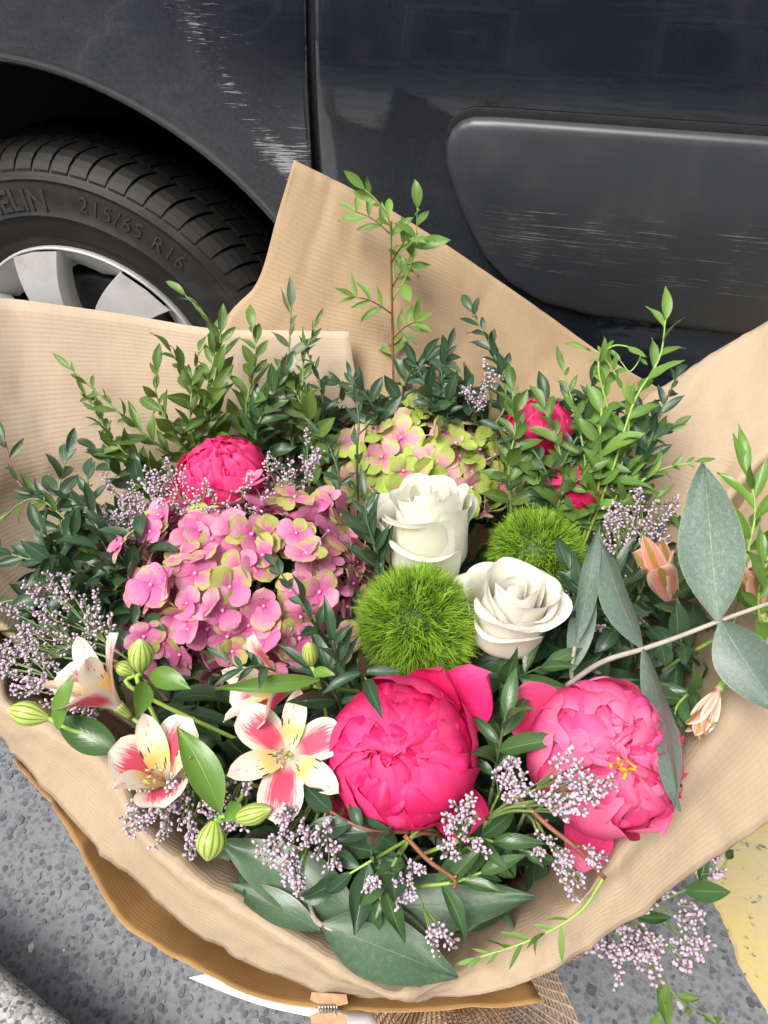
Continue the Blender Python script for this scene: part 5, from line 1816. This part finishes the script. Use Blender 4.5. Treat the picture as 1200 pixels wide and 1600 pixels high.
# right: lighter, larger leaves
twig('light green twig of paired leaves standing tall right of the peonies', [(905, 860, .54), (935, 760, .60), (938, 670, .64), (945, 590, .67)], 'oval', 'leaf_light', .040, 11, 'stem_lime', 'opposite')
twig('pale twisted vine with wilting leaves before the black car sill', [(905, 870, .54), (955, 740, .61), (990, 630, .66), (1030, 560, .69), (1040, 500, .715)], 'blade', 'leaf_light', .046, 14, 'stem_lime')
twig('curling pale tendril above the light green twigs', [(950, 640, .655), (935, 570, .685), (960, 540, .695), (1000, 552, .69), (985, 580, .68), (970, 565, .685)], 'lance', 'leaf_light', .026, 6, 'stem_lime', down=False, r=0.001)
twig('light green twig leaning over the hidden pink peony', [(890, 860, .54), (882, 750, .60), (868, 680, .63), (850, 640, .645)], 'oval', 'leaf_mid', .038, 18)
twig('spray of small yellowish leaf pairs reaching out over the right paper', [(930, 850, .545), (985, 770, .595), (1030, 735, .61), (1085, 722, .615)], 'lance', 'leaf_light', .030, 8, 'stem_lime', 'opposite')
twig('drooping twig of dark curved leaves under the yellowish spray', [(925, 860, .54), (985, 800, .575), (1030, 785, .58), (1045, 800, .575)], 'lance', 'leaf_mid', .036, 10)
twig('green twig between the lime hydrangea and the hidden peony', [(800, 820, .55), (795, 730, .605), (805, 670, .63), (800, 610, .65)], 'oval', 'leaf_mid', .036, 20)
twig('dark twig right behind the smaller tufted ball', [(850, 830, .54), (845, 770, .585), (830, 720, .605)], 'broad', 'leaf_mid', .038, 16)
twig('dark glossy twig low right of the smaller tufted ball', [(985, 1000, .53), (935, 950, .57), (905, 915, .585), (890, 890, .59)], 'broad', 'leaf_dark', .040, 10, 'stem_dark')
twig('twig with dark rounded leaves against the right paper', [(960, 870, .54), (1000, 740, .60), (1010, 690, .615), (1000, 650, .63)], 'oval', 'leaf_dark', .034, 18)
twig('mid green twig crossing the hidden peony', [(870, 850, .54), (905, 790, .58), (930, 720, .61), (985, 680, .625)], 'oval', 'leaf_mid', .038, 16)
twig('slender mid green twig between the arching dark twig and the light green pair', [(900, 860, .54), (915, 740, .61), (900, 650, .645), (880, 580, .67)], 'lance', 'leaf_mid', .034, 16)
twig('dark thin twig leaning out towards the right paper corner', [(940, 860, .54), (1000, 730, .61), (1030, 650, .645), (1058, 588, .665)], 'oval', 'leaf_dark', .031, 15, 'stem_dark')
twig('dark twig bending back over the lime hydrangea edge', [(880, 850, .54), (858, 750, .60), (825, 695, .62), (785, 672, .63)], 'oval', 'leaf_dark', .032, 13, 'stem_dark')
twig('fine yellowish twig crossing the twisted vine', [(935, 860, .54), (975, 710, .62), (980, 630, .655), (945, 560, .685), (915, 545, .69)], 'lance', 'leaf_light', .030, 17, 'stem_lime')
twig('small leaved twig filling the back between the tallest and the arching twig', [(690, 700, .565), (700, 640, .61), (690, 590, .635), (700, 545, .655)], 'oval', 'leaf_dark', .030, 18, 'stem_dark')
twig('low dark twig behind the lime hydrangea, close to the paper', [(600, 690, .57), (585, 640, .615), (560, 605, .635), (530, 600, .64)], 'oval', 'leaf_dark', .030, 16, 'stem_dark')
twig('tangled fine twig left of the twisted vine', [(870, 850, .54), (880, 730, .61), (915, 660, .64), (925, 600, .665)], 'oval', 'leaf_dark', .030, 20, 'stem_dark')
twig('fine tangled twig right of the light green pair', [(930, 860, .54), (970, 760, .60), (1005, 700, .62), (1050, 670, .63)], 'oval', 'leaf_mid', .030, 19)
twig('short bushy twig before the hidden pink peony', [(860, 840, .55), (880, 770, .60), (920, 740, .615)], 'oval', 'leaf_mid', .030, 16)
twig('fine twig drooping over the left paper beside the slim dark one', [(250, 900, .545), (170, 830, .585), (110, 780, .60), (50, 770, .605)], 'lance', 'leaf_dark', .029, 18, 'stem_dark')
twig('fine twig in the left cluster between the bushy ones', [(340, 750, .52), (300, 680, .605), (300, 610, .64), (310, 550, .665)], 'lance', 'leaf_mid', .030, 24)
twig('small leaved twig at the right end of the left cluster', [(450, 740, .53), (500, 660, .61), (500, 600, .645), (480, 550, .665)], 'lance', 'leaf_dark', .028, 24, 'stem_dark')
twig('low fine twig along the left paper under the furthest reaching one', [(300, 780, .52), (210, 720, .59), (165, 670, .615), (135, 620, .64)], 'lance', 'leaf_mid', .029, 22)
# middle
twig('dark leaves between the large hydrangea and the upright rose', [(590, 930, .54), (590, 870, .585), (575, 820, .61), (570, 780, .625)], 'lance', 'leaf_dark', .042, 14, 'stem_dark')
twig('small blue green sprig lying over the large hydrangea', [(515, 1010, .60), (485, 965, .645), (460, 925, .66), (430, 885, .665)], 'oval', 'leaf_dark', .023, 6, 'stem_dark', 'opposite')
twig('tiny sprig lying over the sideways cream lily', [(430, 1048, .62), (400, 1040, .635), (378, 1045, .635), (352, 1030, .635)], 'lance', 'leaf_dark', .024, 4, 'stem_dark', 'opposite', down=False, r=0.0008)
twig('dark five fingered leaf spread over the closed peony and tufted ball', [(560, 1030, .60), (566, 1048, .632), (572, 1062, .642)], 'lance', 'leaf_dark', .056, 2, 'stem_green', 'opposite', spread=85, start=0.75, face=1.2)
twig('dark curved leaves between the hydrangea and the tufted ball', [(510, 1090, .555), (525, 1040, .605), (520, 1000, .625)], 'lance', 'leaf_dark', .048, 10, 'stem_dark', face=0.9)
twig('dark leaves left of the closed peony behind the open lily', [(540, 1120, .55), (520, 1080, .59), (490, 1050, .60)], 'lance', 'leaf_dark', .048, 9, 'stem_dark', face=0.9)
twig('long dark leaves between the two big peonies', [(770, 1230, .54), (780, 1170, .57), (790, 1120, .585)], 'blade', 'leaf_glossy', .052, 9, 'stem_dark', face=0.8)
twig('dark leaves under the opened white rose', [(780, 1110, .53), (790, 1070, .56), (850, 1040, .57)], 'blade', 'leaf_glossy', .050, 9, 'stem_dark')
# front
twig('glossy dark sprig hanging over the front below the closed peony', [(640, 1312, .545), (615, 1350, .548), (600, 1385, .545), (592, 1410, .538)], 'broad', 'leaf_glossy', .040, 9, 'stem_lime', face=0.9)
twig('dark sprig with broad leaves over the big eucalyptus leaves', [(640, 1310, .54), (580, 1345, .55), (530, 1375, .545)], 'broad', 'leaf_dark', .042, 8, 'stem_lime', face=0.9)
twig('green sprig of toothed leaves over the paper below the peonies', [(655, 1385, .53), (710, 1378, .54), (760, 1360, .54), (790, 1350, .535)], 'blade', 'leaf_glossy', .044, 11, 'stem_lime', face=0.9)
twig('glossy sprig between the two big peonies at the front', [(700, 1320, .54), (740, 1310, .55), (790, 1320, .545), (820, 1330, .54)], 'blade', 'leaf_glossy', .040, 10, 'stem_lime', face=0.9)
twig('dark curling leaves clasping the closed peony from below', [(640, 1300, .545), (580, 1298, .562), (520, 1270, .565), (490, 1240, .562)], 'broad', 'leaf_dark', .036, 9, 'stem_red', face=0.9)
twig('thin pale tendril with tiny leaves trailing over the front paper', [(945, 1368, .532), (905, 1425, .528), (830, 1468, .518), (745, 1497, .508)], 'needle', 'leaf_light', .024, 11, 'stem_lime', 'spiral', 0.0013, 0.35, down=False)
twig('trailing vine loop hanging below the right paper flap', [(960, 1460, .40), (1010, 1420, .40), (1080, 1385, .41), (1130, 1355, .42), (1135, 1325, .43)], 'broad', 'leaf_glossy', .044, 7, 'stem_green', 'spiral', 0.0016, down=False)
twig('thin vine tail drooping towards the yellow road marking', [(990, 1470, .37), (1030, 1520, .35), (1060, 1560, .33), (1110, 1590, .31)], 'broad', 'leaf_mid', .034, 4, 'stem_green', 'spiral', 0.0014, 0.4, down=False)
twig('drooping vine tip with one leaf below the lilac spray', [(1010, 1490, .36), (1028, 1545, .33), (1032, 1600, .31)], 'broad', 'leaf_mid', .032, 3, 'stem_green', 'spiral', 0.0012, 0.4, down=False)
# right: lily leaves
twig('bright narrow lily leaves behind the silver eucalyptus leaf', [(1150, 960, .55), (1165, 880, .60), (1180, 800, .63), (1170, 740, .65)], 'lance', 'leaf_bright', .060, 12, 'stem_lime')
twig('bright lily leaves at the picture edge beside the coral lily', [(1190, 1000, .555), (1185, 930, .60), (1200, 870, .62)], 'lance', 'leaf_bright', .058, 10, 'stem_lime')
twig('green lily leaves round the nodding coral bud', [(1090, 1070, .55), (1060, 1100, .565), (1050, 1130, .565)], 'blade', 'leaf_glossy', .052, 9, 'stem_lime', face=0.9)
twig('dark wavy leaves under the silver eucalyptus stem', [(1090, 1020, .56), (1045, 1000, .58), (1025, 1020, .58)], 'broad', 'leaf_dark', .042, 8, 'stem_dark', face=0.9)
twig('green leaves under the coral striped lily', [(1060, 960, .55), (1045, 920, .575), (1060, 880, .585)], 'blade', 'leaf_glossy', .046, 9, 'stem_dark')
twig('dark leaves at the right foot of the tufted balls', [(960, 960, .53), (950, 910, .565), (965, 880, .575)], 'lance', 'leaf_dark', .050, 9, 'stem_dark', face=0.9)

def bare(label, path, mat, r0, r1):
    pts = [P(*q) for q in path]
    o = thing('bare_twig', label, 'twig', pts[0], 'bare brown twigs')
    m = MB().tube(crom(pts, 6), r0, r1, 7)
    for i in range(1, len(pts) - 1):
        m.tube([pts[i], pts[i] + Vector((0.002, 0.001, 0.003))], r0 * 0.9, r0 * 0.5, 5)
    m.ob('stem', MAT[mat], o)
bare('bare brown twig across the front of the opening peony', [(800, 1235, .555), (850, 1285, .555), (900, 1325, .55), (945, 1372, .535)], 'stem_red', .0018, .0014)
bare('short bare red twig below the closed peony', [(632, 1305, .56), (670, 1345, .552), (708, 1372, .545), (710, 1388, .54)], 'stem_red', .0016, .0012)

# bright single leaves of the lilies at the front left
def single_leaf(label, base, tip, hw, shape, mat, roll=0.0, sag=0.0, name='lily_leaf', cat='leaf', group='single lily leaves', seed=1, bend=0.6):
    b, t = P(*base), P(*tip)
    rnd = random.Random(seed)
    L = (t - b).length
    W = PX(hw, b.lerp(t, 0.5)) / L
    g = petal_grid(1.0, W, lambda s: ellip(s, 0.42, 0.10, 1.05), (bend * 0.5, -bend), 0.30, 0.015, 1.3, seed, 9, 14, 0.0, 0.3)
    up = toward_cam(b) + R2 * math.sin(roll) 
    m = mesh(name, *g)
    o = ob(name, m, MAT[mat], None, frame(t - b, up, b, L))
    tag(o, label, cat, group)
single_leaf('bright green leaf folded round the cupped lily', (345, 1270, .575), (275, 1132, .60), 27, 'blade', 'leaf_bright', 0.5, seed=2)
single_leaf('bright green twisted leaf standing before the side view lily', (90, 1140, .58), (120, 1045, .61), 17, 'blade', 'leaf_bright', -0.6, seed=3)
single_leaf('bright pointed leaf below the fat green bud', (225, 1065, .60), (212, 1125, .60), 17, 'blade', 'leaf_bright', 0.3, seed=4)
single_leaf('long bright leaf below the large hydrangea by the fat bud', (235, 1050, .60), (300, 1078, .60), 18, 'blade', 'leaf_bright', 0.0, seed=5)
single_leaf('bright narrow leaf crossing the sideways cream lily', (500, 1062, .615), (335, 1075, .625), 14, 'blade', 'leaf_bright', 0.2, seed=6)
single_leaf('small bright leaf curling under the small bud by the tufted ball', (490, 1048, .615), (525, 1055, .62), 9, 'blade', 'leaf_bright', 0.2, seed=7)
single_leaf('broad dark leaf lying inside the left paper rim', (185, 1175, .56), (85, 1120, .57), 26, 'blade', 'leaf_glossy', 0.0, seed=8)
single_leaf('bright leaf end beside the low buds at the front', (375, 1255, .57), (350, 1285, .57), 14, 'blade', 'leaf_bright', 0.0, seed=9)

# eucalyptus
def eucalypt(label, stem, leaves, stem_mat='stem_pale', r=0.0021):
    pts = [P(*q) for q in stem]
    root = thing('eucalyptus_branch', label, 'eucalyptus', pts[0], 'eucalyptus branches')
    MB().tube(crom(pts, 6), r, r * 0.7, 7).ob('stem', MAT[stem_mat], root)
    for i, (base, tip, hw, mat, roll, bend) in enumerate(leaves):
        b, t = P(*base), P(*tip)
        L = (t - b).length
        W = PX(hw, b.lerp(t, 0.4)) / L
        g = petal_grid(1.0, W, lambda s: ellip(s, 0.40, 0.08, 0.95), (bend * 0.5, -bend), 0.24, 0.022, 1.4, i * 1.7, 13, 22, 0.0, 0.22)
        up = toward_cam(b) * math.cos(roll) + (t - b).cross(toward_cam(b)).normalized() * math.sin(roll)
        ob('leaf', mesh('leaf', *g), MAT[mat], root, frame(t - b, up, b, L))
eucalypt('silver eucalyptus branch with a pale stem and one large upright leaf', [(880, 1075, .55), (940, 1035, .585), (1005, 1014, .605), (1060, 995, .618), (1130, 968, .632), (1215, 938, .645)],
         [((1122, 970, .633), (1100, 724, .672), 49, 'leaf_euc_silver', 0.0, 0.15), ((1126, 970, .632), (1222, 1118, .602), 44, 'leaf_euc_grey', 0.3, 0.25),
          ((1003, 1012, .606), (938, 838, .630), 34, 'leaf_euc_grey', -0.75, 0.35), ((1004, 1014, .606), (1062, 1268, .600), 34, 'leaf_euc_grey', 1.0, -0.25)])
eucalypt('narrow silver eucalyptus leaves between the tufted ball and opening peony', [(905, 1080, .54), (893, 1055, .56), (898, 1010, .58)],
         [((900, 1005, .583), (937, 812, .612), 17, 'leaf_euc_silver', 0.4, 0.2), ((893, 1050, .565), (925, 890, .59), 20, 'leaf_euc_grey', 0.2, 0.2), ((1195, 960, .60), (1150, 800, .615), 40, 'leaf_euc_grey', 0.3, 0.2)][:2])
eucalypt('large flat eucalyptus leaves lying along the front rim', [(478, 1395, .50), (490, 1432, .515), (505, 1447, .522), (520, 1455, .522)],
         [((503, 1445, .524), (716, 1528, .508), 49, 'leaf_euc_green', 0.0, 0.22), ((500, 1455, .515), (352, 1378, .508), 24, 'leaf_euc_green', 0.3, 0.2),
          ((560, 1430, .505), (340, 1312, .515), 46, 'leaf_euc_green', 0.15, 0.25), ((560, 1420, .500), (838, 1402, .512), 42, 'leaf_euc_green', 0.0, 0.25), ((540, 1425, .502), (700, 1500, .505), 40, 'leaf_euc_green', 0.2, 0.2)])

# ---------------------------------------------------------------- lilac statice sprays
def floret_geo():
    v, f, uv = [], [], []
    k = 5
    for (t, r) in ((0, 0.10), (0.35, 0.26), (0.75, 0.30), (1.0, 0.10)):
        for i in range(k):
            a = 2 * PI * i / k
            v.append((r * math.cos(a), r * math.sin(a), t)); uv.append(t)
    for j in range(3):
        for i in range(k):
            f.append((j * k + i, j * k + (i + 1) % k, (j + 1) * k + (i + 1) % k, (j + 1) * k + i))
    f.append(tuple(3 * k + i for i in range(k)))
    return np.array(v), f, uv
FG = floret_geo()
def statice(label, base, heads, seed, n=10, fl=0.0034, per=20):
    """heads: (px, py, height, radius in px): where the flowering spikelets gather"""
    g = np.random.RandomState(seed)
    b0 = P(*base)
    root = thing('statice_spray', label, 'statice', b0, 'lilac statice sprays')
    st, fb = MB(), MB()
    st.tube(stem_path(b0, Vector((0, 0, 1)), 0.2), 0.0013, 0.0013, 5)
    for (px, py, z, rp) in heads:
        c = P(px, py, z)
        R = PX(rp, c)
        hub = c.lerp(b0, 0.35)
        st.tube(crom([b0, b0.lerp(hub, 0.5) + Vector((0, 0, 0.006)), hub], 5), 0.0011, 0.0009, 5)
        m = max(3, int(n * rp / 40))
        for i in range(m):
            d = Vector(g.randn(3))
            d.z = abs(d.z) * 0.5
            e = c + (R2 * d.x + U2 * d.y).normalized() * (R * 1.2 * math.sqrt(g.rand())) + Vector((0, 0, 1)) * (R * 0.6 * g.rand())
            s0 = hub.lerp(e, 0.45) + Vector((0, 0, 0.002))
            axis = (e - hub).normalized()
            curve = crom([hub, s0, e], 6)
            st.tube(curve, 0.0006, 0.0004, 4)
            L = min(R * 1.3, 0.030) * g.uniform(0.7, 1.15)
            q = max(8, int(per * L / 0.025))
            bd = Vector(g.randn(3)) * 0.35
            for k in range(q):
                t = k / q
                dirn = (axis + bd * t).normalized()
                p = e + dirn * (L * (t - 0.5))
                sd = Vector(g.randn(3)); sd = (sd - dirn * sd.dot(dirn)).normalized()
                o = (dirn * 0.55 + sd * 0.9 + toward_cam(p) * 0.25).normalized()
                M = frame_z(o, p + sd * 0.0008, 0, fl * g.uniform(0.75, 1.25))
                tone = g.rand()
                fb.add(FG[0], FG[1], [(tone, w) for w in FG[2]], M)
            st.tube([e - axis * L * 0.5, e + (axis + bd * 0.5).normalized() * L * 0.4], 0.0004, 0.0003, 4)
    st.ob('stalk', MAT['stem_green'], root)
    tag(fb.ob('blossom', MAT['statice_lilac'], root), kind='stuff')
statice('lilac spray in front of the rear pink peony', (330, 880, .55), [(268, 748, .605, 26), (300, 788, .605, 30), (345, 800, .605, 26), (395, 782, .61, 20)], 1, 10)
statice('broad lilac spray left of the large hydrangea', (280, 900, .54), [(240, 790, .585, 40), (205, 815, .58, 42), (190, 795, .585, 30), (250, 830, .585, 26)], 2, 13)
statice('lilac spray behind the large hydrangea by the lime one', (470, 850, .55), [(460, 735, .605, 32), (430, 755, .605, 26), (490, 715, .605, 24)], 3, 9)
statice('dense lilac spray at the left rim above the side view lily', (230, 1060, .54), [(60, 985, .57, 44), (110, 960, .575, 40), (30, 1010, .565, 34), (140, 985, .575, 30)], 4, 10)
statice('lilac spray spilling over the left paper edge', (200, 1110, .54), [(40, 1055, .555, 34), (75, 1085, .555, 32), (15, 1030, .56, 26), (130, 1110, .555, 30)], 5, 11)
statice('lilac spray under the cupped lily along the front rim', (340, 1180, .535), [(240, 1285, .545, 32), (285, 1265, .555, 36), (230, 1260, .55, 22), (320, 1255, .56, 26), (295, 1315, .54, 20)], 6, 15)
statice('lilac spray beside the low hanging green bud', (400, 1200, .54), [(365, 1230, .565, 22), (350, 1270, .56, 24), (375, 1290, .555, 18)], 7, 12)
statice('branching lilac spray between the open lily and the eucalyptus leaves', (520, 1220, .54), [(450, 1300, .565, 30), (440, 1330, .56, 26), (465, 1355, .555, 26), (460, 1385, .55, 16), (500, 1310, .565, 26), (515, 1345, .555, 18)], 8, 13)
statice('few lilac blossoms dangling among the front leaves', (620, 1330, .53), [(580, 1378, .552, 12), (625, 1390, .55, 17), (650, 1360, .552, 8), (685, 1468, .535, 16)], 9, 22)
statice('lilac spray below the closed peony on its right side', (720, 1330, .54), [(725, 1262, .59, 22), (710, 1290, .585, 22), (712, 1325, .575, 16), (750, 1330, .565, 12)], 10, 14)
statice('lilac spray in the gap between the two big peonies', (760, 1290, .55), [(790, 1215, .60, 20), (820, 1232, .60, 20), (800, 1245, .59, 12)], 11, 16)
statice('lilac spray lying on the opening pink peony', (760, 1280, .56), [(885, 1205, .635, 22), (905, 1230, .635, 22), (880, 1260, .625, 22), (935, 1240, .635, 20), (860, 1245, .625, 14)], 12, 15)
statice('lilac spray below the opening peony against the paper', (820, 1270, .53), [(880, 1345, .545, 20), (895, 1375, .54, 20), (925, 1345, .545, 16), (850, 1320, .545, 14)], 13, 15)
statice('large lilac spray hanging out below the right paper flap', (960, 1400, .38), [(960, 1480, .40, 36), (1000, 1440, .405, 40), (940, 1495, .395, 24), (1040, 1480, .395, 34), (1005, 1500, .39, 30), (1060, 1430, .40, 22), (1090, 1470, .395, 22), (1110, 1355, .42, 20), (1030, 1405, .41, 22)], 14, 9, 0.0046)
statice('lilac spray against the right paper beside the coral lily', (1000, 930, .54), [(985, 825, .585, 36), (1010, 805, .585, 30), (960, 850, .58, 28), (1025, 845, .58, 20)], 15, 14)
statice('shaded lilac spray between the tufted ball and the silver leaves', (960, 1010, .53), [(945, 940, .56, 34), (960, 970, .56, 28), (935, 910, .565, 24)], 16, 14)
statice('lilac spray behind the dark leaves against the back paper', (760, 700, .56), [(745, 612, .625, 22), (770, 590, .635, 16), (730, 635, .62, 16)], 17, 12)
statice('lilac spray low behind the light green twigs', (960, 850, .54), [(975, 770, .59, 26), (960, 745, .60, 18)], 18, 12)

# ---------------------------------------------------------------- leaves filling the gaps
def filler():
    g = random.Random(77)
    b = MB()
    shapes = ('oval', 'broad', 'blade', 'lance')
    n = 0
    while n < 1500:
        px, py = g.uniform(40, 1140), g.uniform(640, 1440)
        # inside the bouquet's outline in the photograph
        if ((px - 600) / 560) ** 2 + ((py - 1000) / 420) ** 2 > 1: continue
        if py > 1240 and (px < 340 or px > 860): continue
        if py > 1330 and (px < 430 or px > 800): continue
        if py > 1400: continue
        if px < 260 and py > 1060: continue
        edge = ((px - 600) / 560) ** 2 + ((py - 1000) / 420) ** 2
        z = g.uniform(.43, .515) + 0.02 * (1 - edge)
        p = P(px, py, z)
        if py > 1200: p = P(px, py, g.uniform(.43, .50))
        d = Vector((g.gauss(0, 1), g.gauss(0, 1), g.uniform(-0.2, 0.9)))
        sh = g.choice(shapes)
        geo = LEAF_G[sh][g.randrange(len(LEAF_G[sh]))]
        b.add(geo[0], geo[1], geo[2], frame(d, Vector((g.gauss(0, .5), g.gauss(0, .5), 1)), p, g.uniform(.035, .06)))
        n += 1
    k = 0
    while k < 420:                      # thick growth at the back and at the left
        if k % 6: px, py, f_ = g.uniform(440, 1010), g.uniform(625, 780), 0.625
        else: px, py, f_ = g.uniform(60, 230), g.uniform(830, 990), 0.46
        p = P(px, py, 1 + f_ - 0.00045 * (py - 640 if k % 6 else py - 830) - g.uniform(0, 0.02))
        d = Vector((g.gauss(0, 1), g.gauss(0, 1), g.uniform(-0.2, 1.2)))
        geo = LEAF_G['oval'][g.randrange(len(LEAF_G['oval']))]
        b.add(geo[0], geo[1], geo[2], frame(d, Vector((g.gauss(0, .5), g.gauss(0, .5), 1)), p, g.uniform(.022, .036)))
        k += 1
    o = b.ob('foliage', MAT['leaf_fill'], None, Matrix.Translation(local(0, 0.4, 0.45)))
    tag(o, 'dark green leaves filling the gaps between the flowers', kind='stuff')
leaf_mat('leaf_fill', (0.024, 0.062, 0.024), (0.06, 0.11, 0.05), (0.07, 0.14, 0.06), 0.4, 0.1)
filler()
